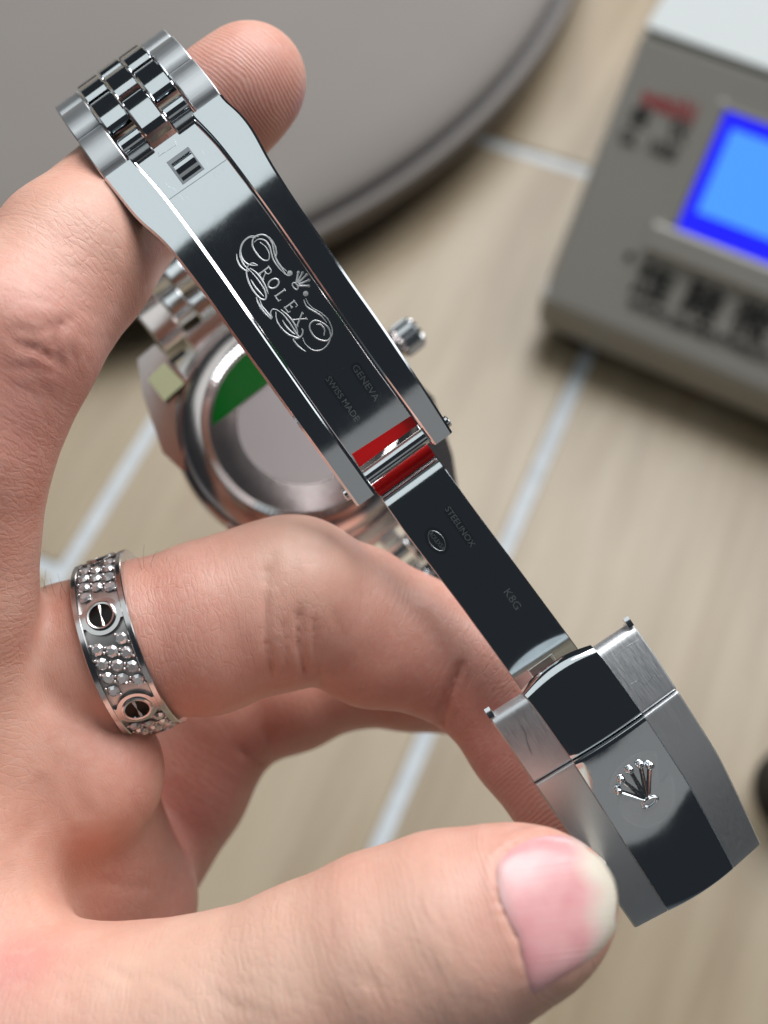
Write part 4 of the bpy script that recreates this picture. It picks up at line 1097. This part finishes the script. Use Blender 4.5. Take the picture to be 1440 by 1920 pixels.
# a few fine hairs at the finger roots
M_hair = plain('dark fine hair', (.03, .02, .015), .5)
hr = []; rp_ = [(rk.uniform(80, 150), rk.uniform(1100, 1130)) for _ in range(6)] + [(rk.uniform(262, 285), rk.uniform(1060, 1072)) for _ in range(3)]
for h_ in hits(rp_):
    if h_ is None or h_[2] > 160: continue
    g_ = grads(h_[None])[0]; d_ = nrm(np.array([rk.uniform(-.6, .6), -1.0, rk.uniform(-.2, .4)])); L_ = rk.uniform(1.2, 2.4)
    hr.append(tube(cw, [h_ - g_*.1, h_ + g_*.25*L_ + d_*.2*L_, h_ + g_*.32*L_ + d_*.6*L_, h_ + g_*.25*L_ + d_*L_], .014, 5))
V_, F_ = merge(*hr); ho = make('hair', V_, F_, M_hair, hand, 60); ho['kind'] = 'stuff'

# ------------------------------------------------------------------ the finger ring
RA = nrm([.943, -.333, .02]); RC = P(247, 1207, 140.5); RRo = 10.95; RWd = 6.1
RZ = nrm(np.array([.05, 0, -1.0]) - RA*np.dot([.05, 0, -1.0], RA)); RY = np.cross(RZ, RA)
if RY[1] < 0: RY = -RY                       # RY points down the picture
ring = empty('finger_ring', tuple(cw(RC))); tag(ring, 'silver band ring set with small clear stones and slotted screw heads', 'ring')
def rp(phi, x, r): return RC + (RZ*math.cos(phi) + RY*math.sin(phi))*r + RA*x
def ringsweep(prof, n_=160):
    V, F = [], []; k = len(prof)
    for i in range(n_):
        a = 2*math.pi*i/n_; V += [rp(a, x, r) for x, r in prof]
    for i in range(n_):
        j = (i+1) % n_
        for q in range(k): p_ = (q+1) % k; F.append((i*k+q, i*k+p_, j*k+p_, j*k+q))
    return cw(np.array(V)), F
hw = RWd/2
# bed and two edge rims
V_, F_ = ringsweep([(-hw+.3, RRo-.55), (hw-.3, RRo-.55), (hw-.3, RRo-1.3), (-hw+.3, RRo-1.3)]); make('band', V_, F_, M_ringdark, ring, 30)
for sg in (-1, 1):
    V_, F_ = ringsweep([(sg*hw, RRo-.12), (sg*(hw-.1), RRo), (sg*(hw-.62), RRo), (sg*(hw-.72), RRo-.1), (sg*(hw-.74), RRo-.7), (sg*(hw-.3), RRo-1.45), (sg*(hw-.05), RRo-1.4)]); make('edge_rim', V_, F_, M_ringsteel, ring, 30)
# screw plates: a metal pad bounded by two concave arcs, a raised collar, a dark head with a slot bar
PH0 = math.radians(-25.0); STEP = math.radians(63.0)
def surf2(phi0, x, y, r): return rp(phi0 + y/RRo, x, r)
stone_me = None
def stone(phi, x, sc):
    """round cut stone: table, crown facets, girdle, pavilion"""
    global stone_me
    O = rp(phi, x, RRo-.42); ez = nrm(RZ*math.cos(phi)+RY*math.sin(phi)); ey = nrm(-RZ*math.sin(phi)+RY*math.cos(phi)); ex = RA
    V, F = [], []
    rot = rk.uniform(0, 1)
    for rr, z, k in ((.36, .34, 8), (.66, .08, 8), (.66, .0, 8), (.02, -.45, 8)):
        for i in range(k): a = 2*math.pi*(i+rot)/k; V.append(O + (ex*math.cos(a)+ey*math.sin(a))*rr*sc + ez*z*sc)
    F.append(tuple(range(8)))
    for q in range(3):
        for i in range(8): j = (i+1) % 8; F.append((q*8+i, q*8+j, q*8+8+j, q*8+8+i))
    make('stone', cw(np.array(V)), F, M_dia, ring)
prongs = []
for k in range(-1, 5):
    p0 = PH0 + STEP*k*(60/63 if k > 1 else 1)
    R1 = 2.25
    V, F = [], []; m_ = 28
    for i in range(m_+1):                    # pad: everything within R1 of the screw centre or beyond the concave arc
        x = -hw+.66 + (2*hw-1.32)*i/m_
        y = math.sqrt(max(R1*R1 - x*x, 0)) if abs(x) < R1 else 0
        y = max(y, .95)*1.0
        for yy in (-y, -y*.5, 0, y*.5, y): V.append(surf2(p0, x, yy, RRo-.06))
        V.append(surf2(p0, x, -y, RRo-.7)); V.append(surf2(p0, x, y, RRo-.7))
    for i in range(m_):
        a, b_ = 7*i, 7*i+7
        for q in range(4): F.append((a+q, a+q+1, b_+q+1, b_+q))
        F += [(a+5, a, b_, b_+5), (a+4, a+6, b_+6, b_+4)]
    scr = make('screw_mount', cw(np.array(V)), F, M_ringsteel, ring, 35)
    V, F = [], []; nn_ = 40; pr = [(1.75, -.1), (1.72, .10), (1.55, .16), (1.36, .10), (1.32, -.12), (1.28, -.22)]
    for i in range(nn_):
        a = 2*math.pi*i/nn_
        for r_, z_ in pr: V.append(surf2(p0, r_*math.cos(a), r_*math.sin(a), RRo+z_))
    for i in range(nn_):
        j = (i+1) % nn_
        for q in range(len(pr)-1): F.append((i*6+q, i*6+q+1, j*6+q+1, j*6+q))
    make('collar', cw(np.array(V)), F, M_ringsteel, scr, 35)
    V = [surf2(p0, 0, 0, RRo+.02)] + [surf2(p0, 1.33*math.cos(a), 1.33*math.sin(a), RRo-.05) for a in np.linspace(0, 2*math.pi, 32, endpoint=False)]
    make('screw_head', cw(np.array(V)), [(0, i+1, (i+1) % 32+1) for i in range(32)], M_screw, scr, 60)
    V = [surf2(p0, x, y, RRo+z) for x, y, z in ((-.17, -1.28, .0), (.17, -1.28, .0), (.17, 1.28, .0), (-.17, 1.28, .0), (-.12, -1.26, .10), (.12, -1.26, .10), (.12, 1.26, .10), (-.12, 1.26, .10))]
    V = V[:4] + [surf2(p0, 0, -1.26, RRo+.1), surf2(p0, 0, 1.26, RRo+.1)]
    make('slot_bar', cw(np.array(V)), [(0, 4, 5, 3), (1, 2, 5, 4), (0, 1, 4), (3, 5, 2)], M_ringsteel, scr)
    # stones on the bed after this screw
    gap = RRo*(STEP if k < 1 else math.radians(60)); mid_ = gap/2
    if k > 1 and k != 4: continue
    p1 = PH0 + STEP*k if k < 2 else PH0 + STEP*k*(60/63)
    for cxi, x in enumerate((-1.5, 0, 1.5)):
        nst = 4 if cxi != 1 else 3
        for i in range(nst):
            y = mid_ + (i-(nst-1)/2)*1.72
            if cxi != 1: y = mid_ + (i-1.5)*1.74 + (.3 if cxi == 0 else -.3)*.6
            ph = p1 + y/RRo; stone(ph, x+rk.uniform(-.03, .03), 1.08)
            for dx, dy in ((.62, .62), (-.62, -.62)):
                prongs.append(ball(rp(ph+dy/RRo, x+dx, RRo-.28), .2, 8, 5))
V_, F_ = merge(*prongs); pg_ = make('prongs', V_, F_, M_ringsteel, ring, 60); pg_['kind'] = 'stuff'
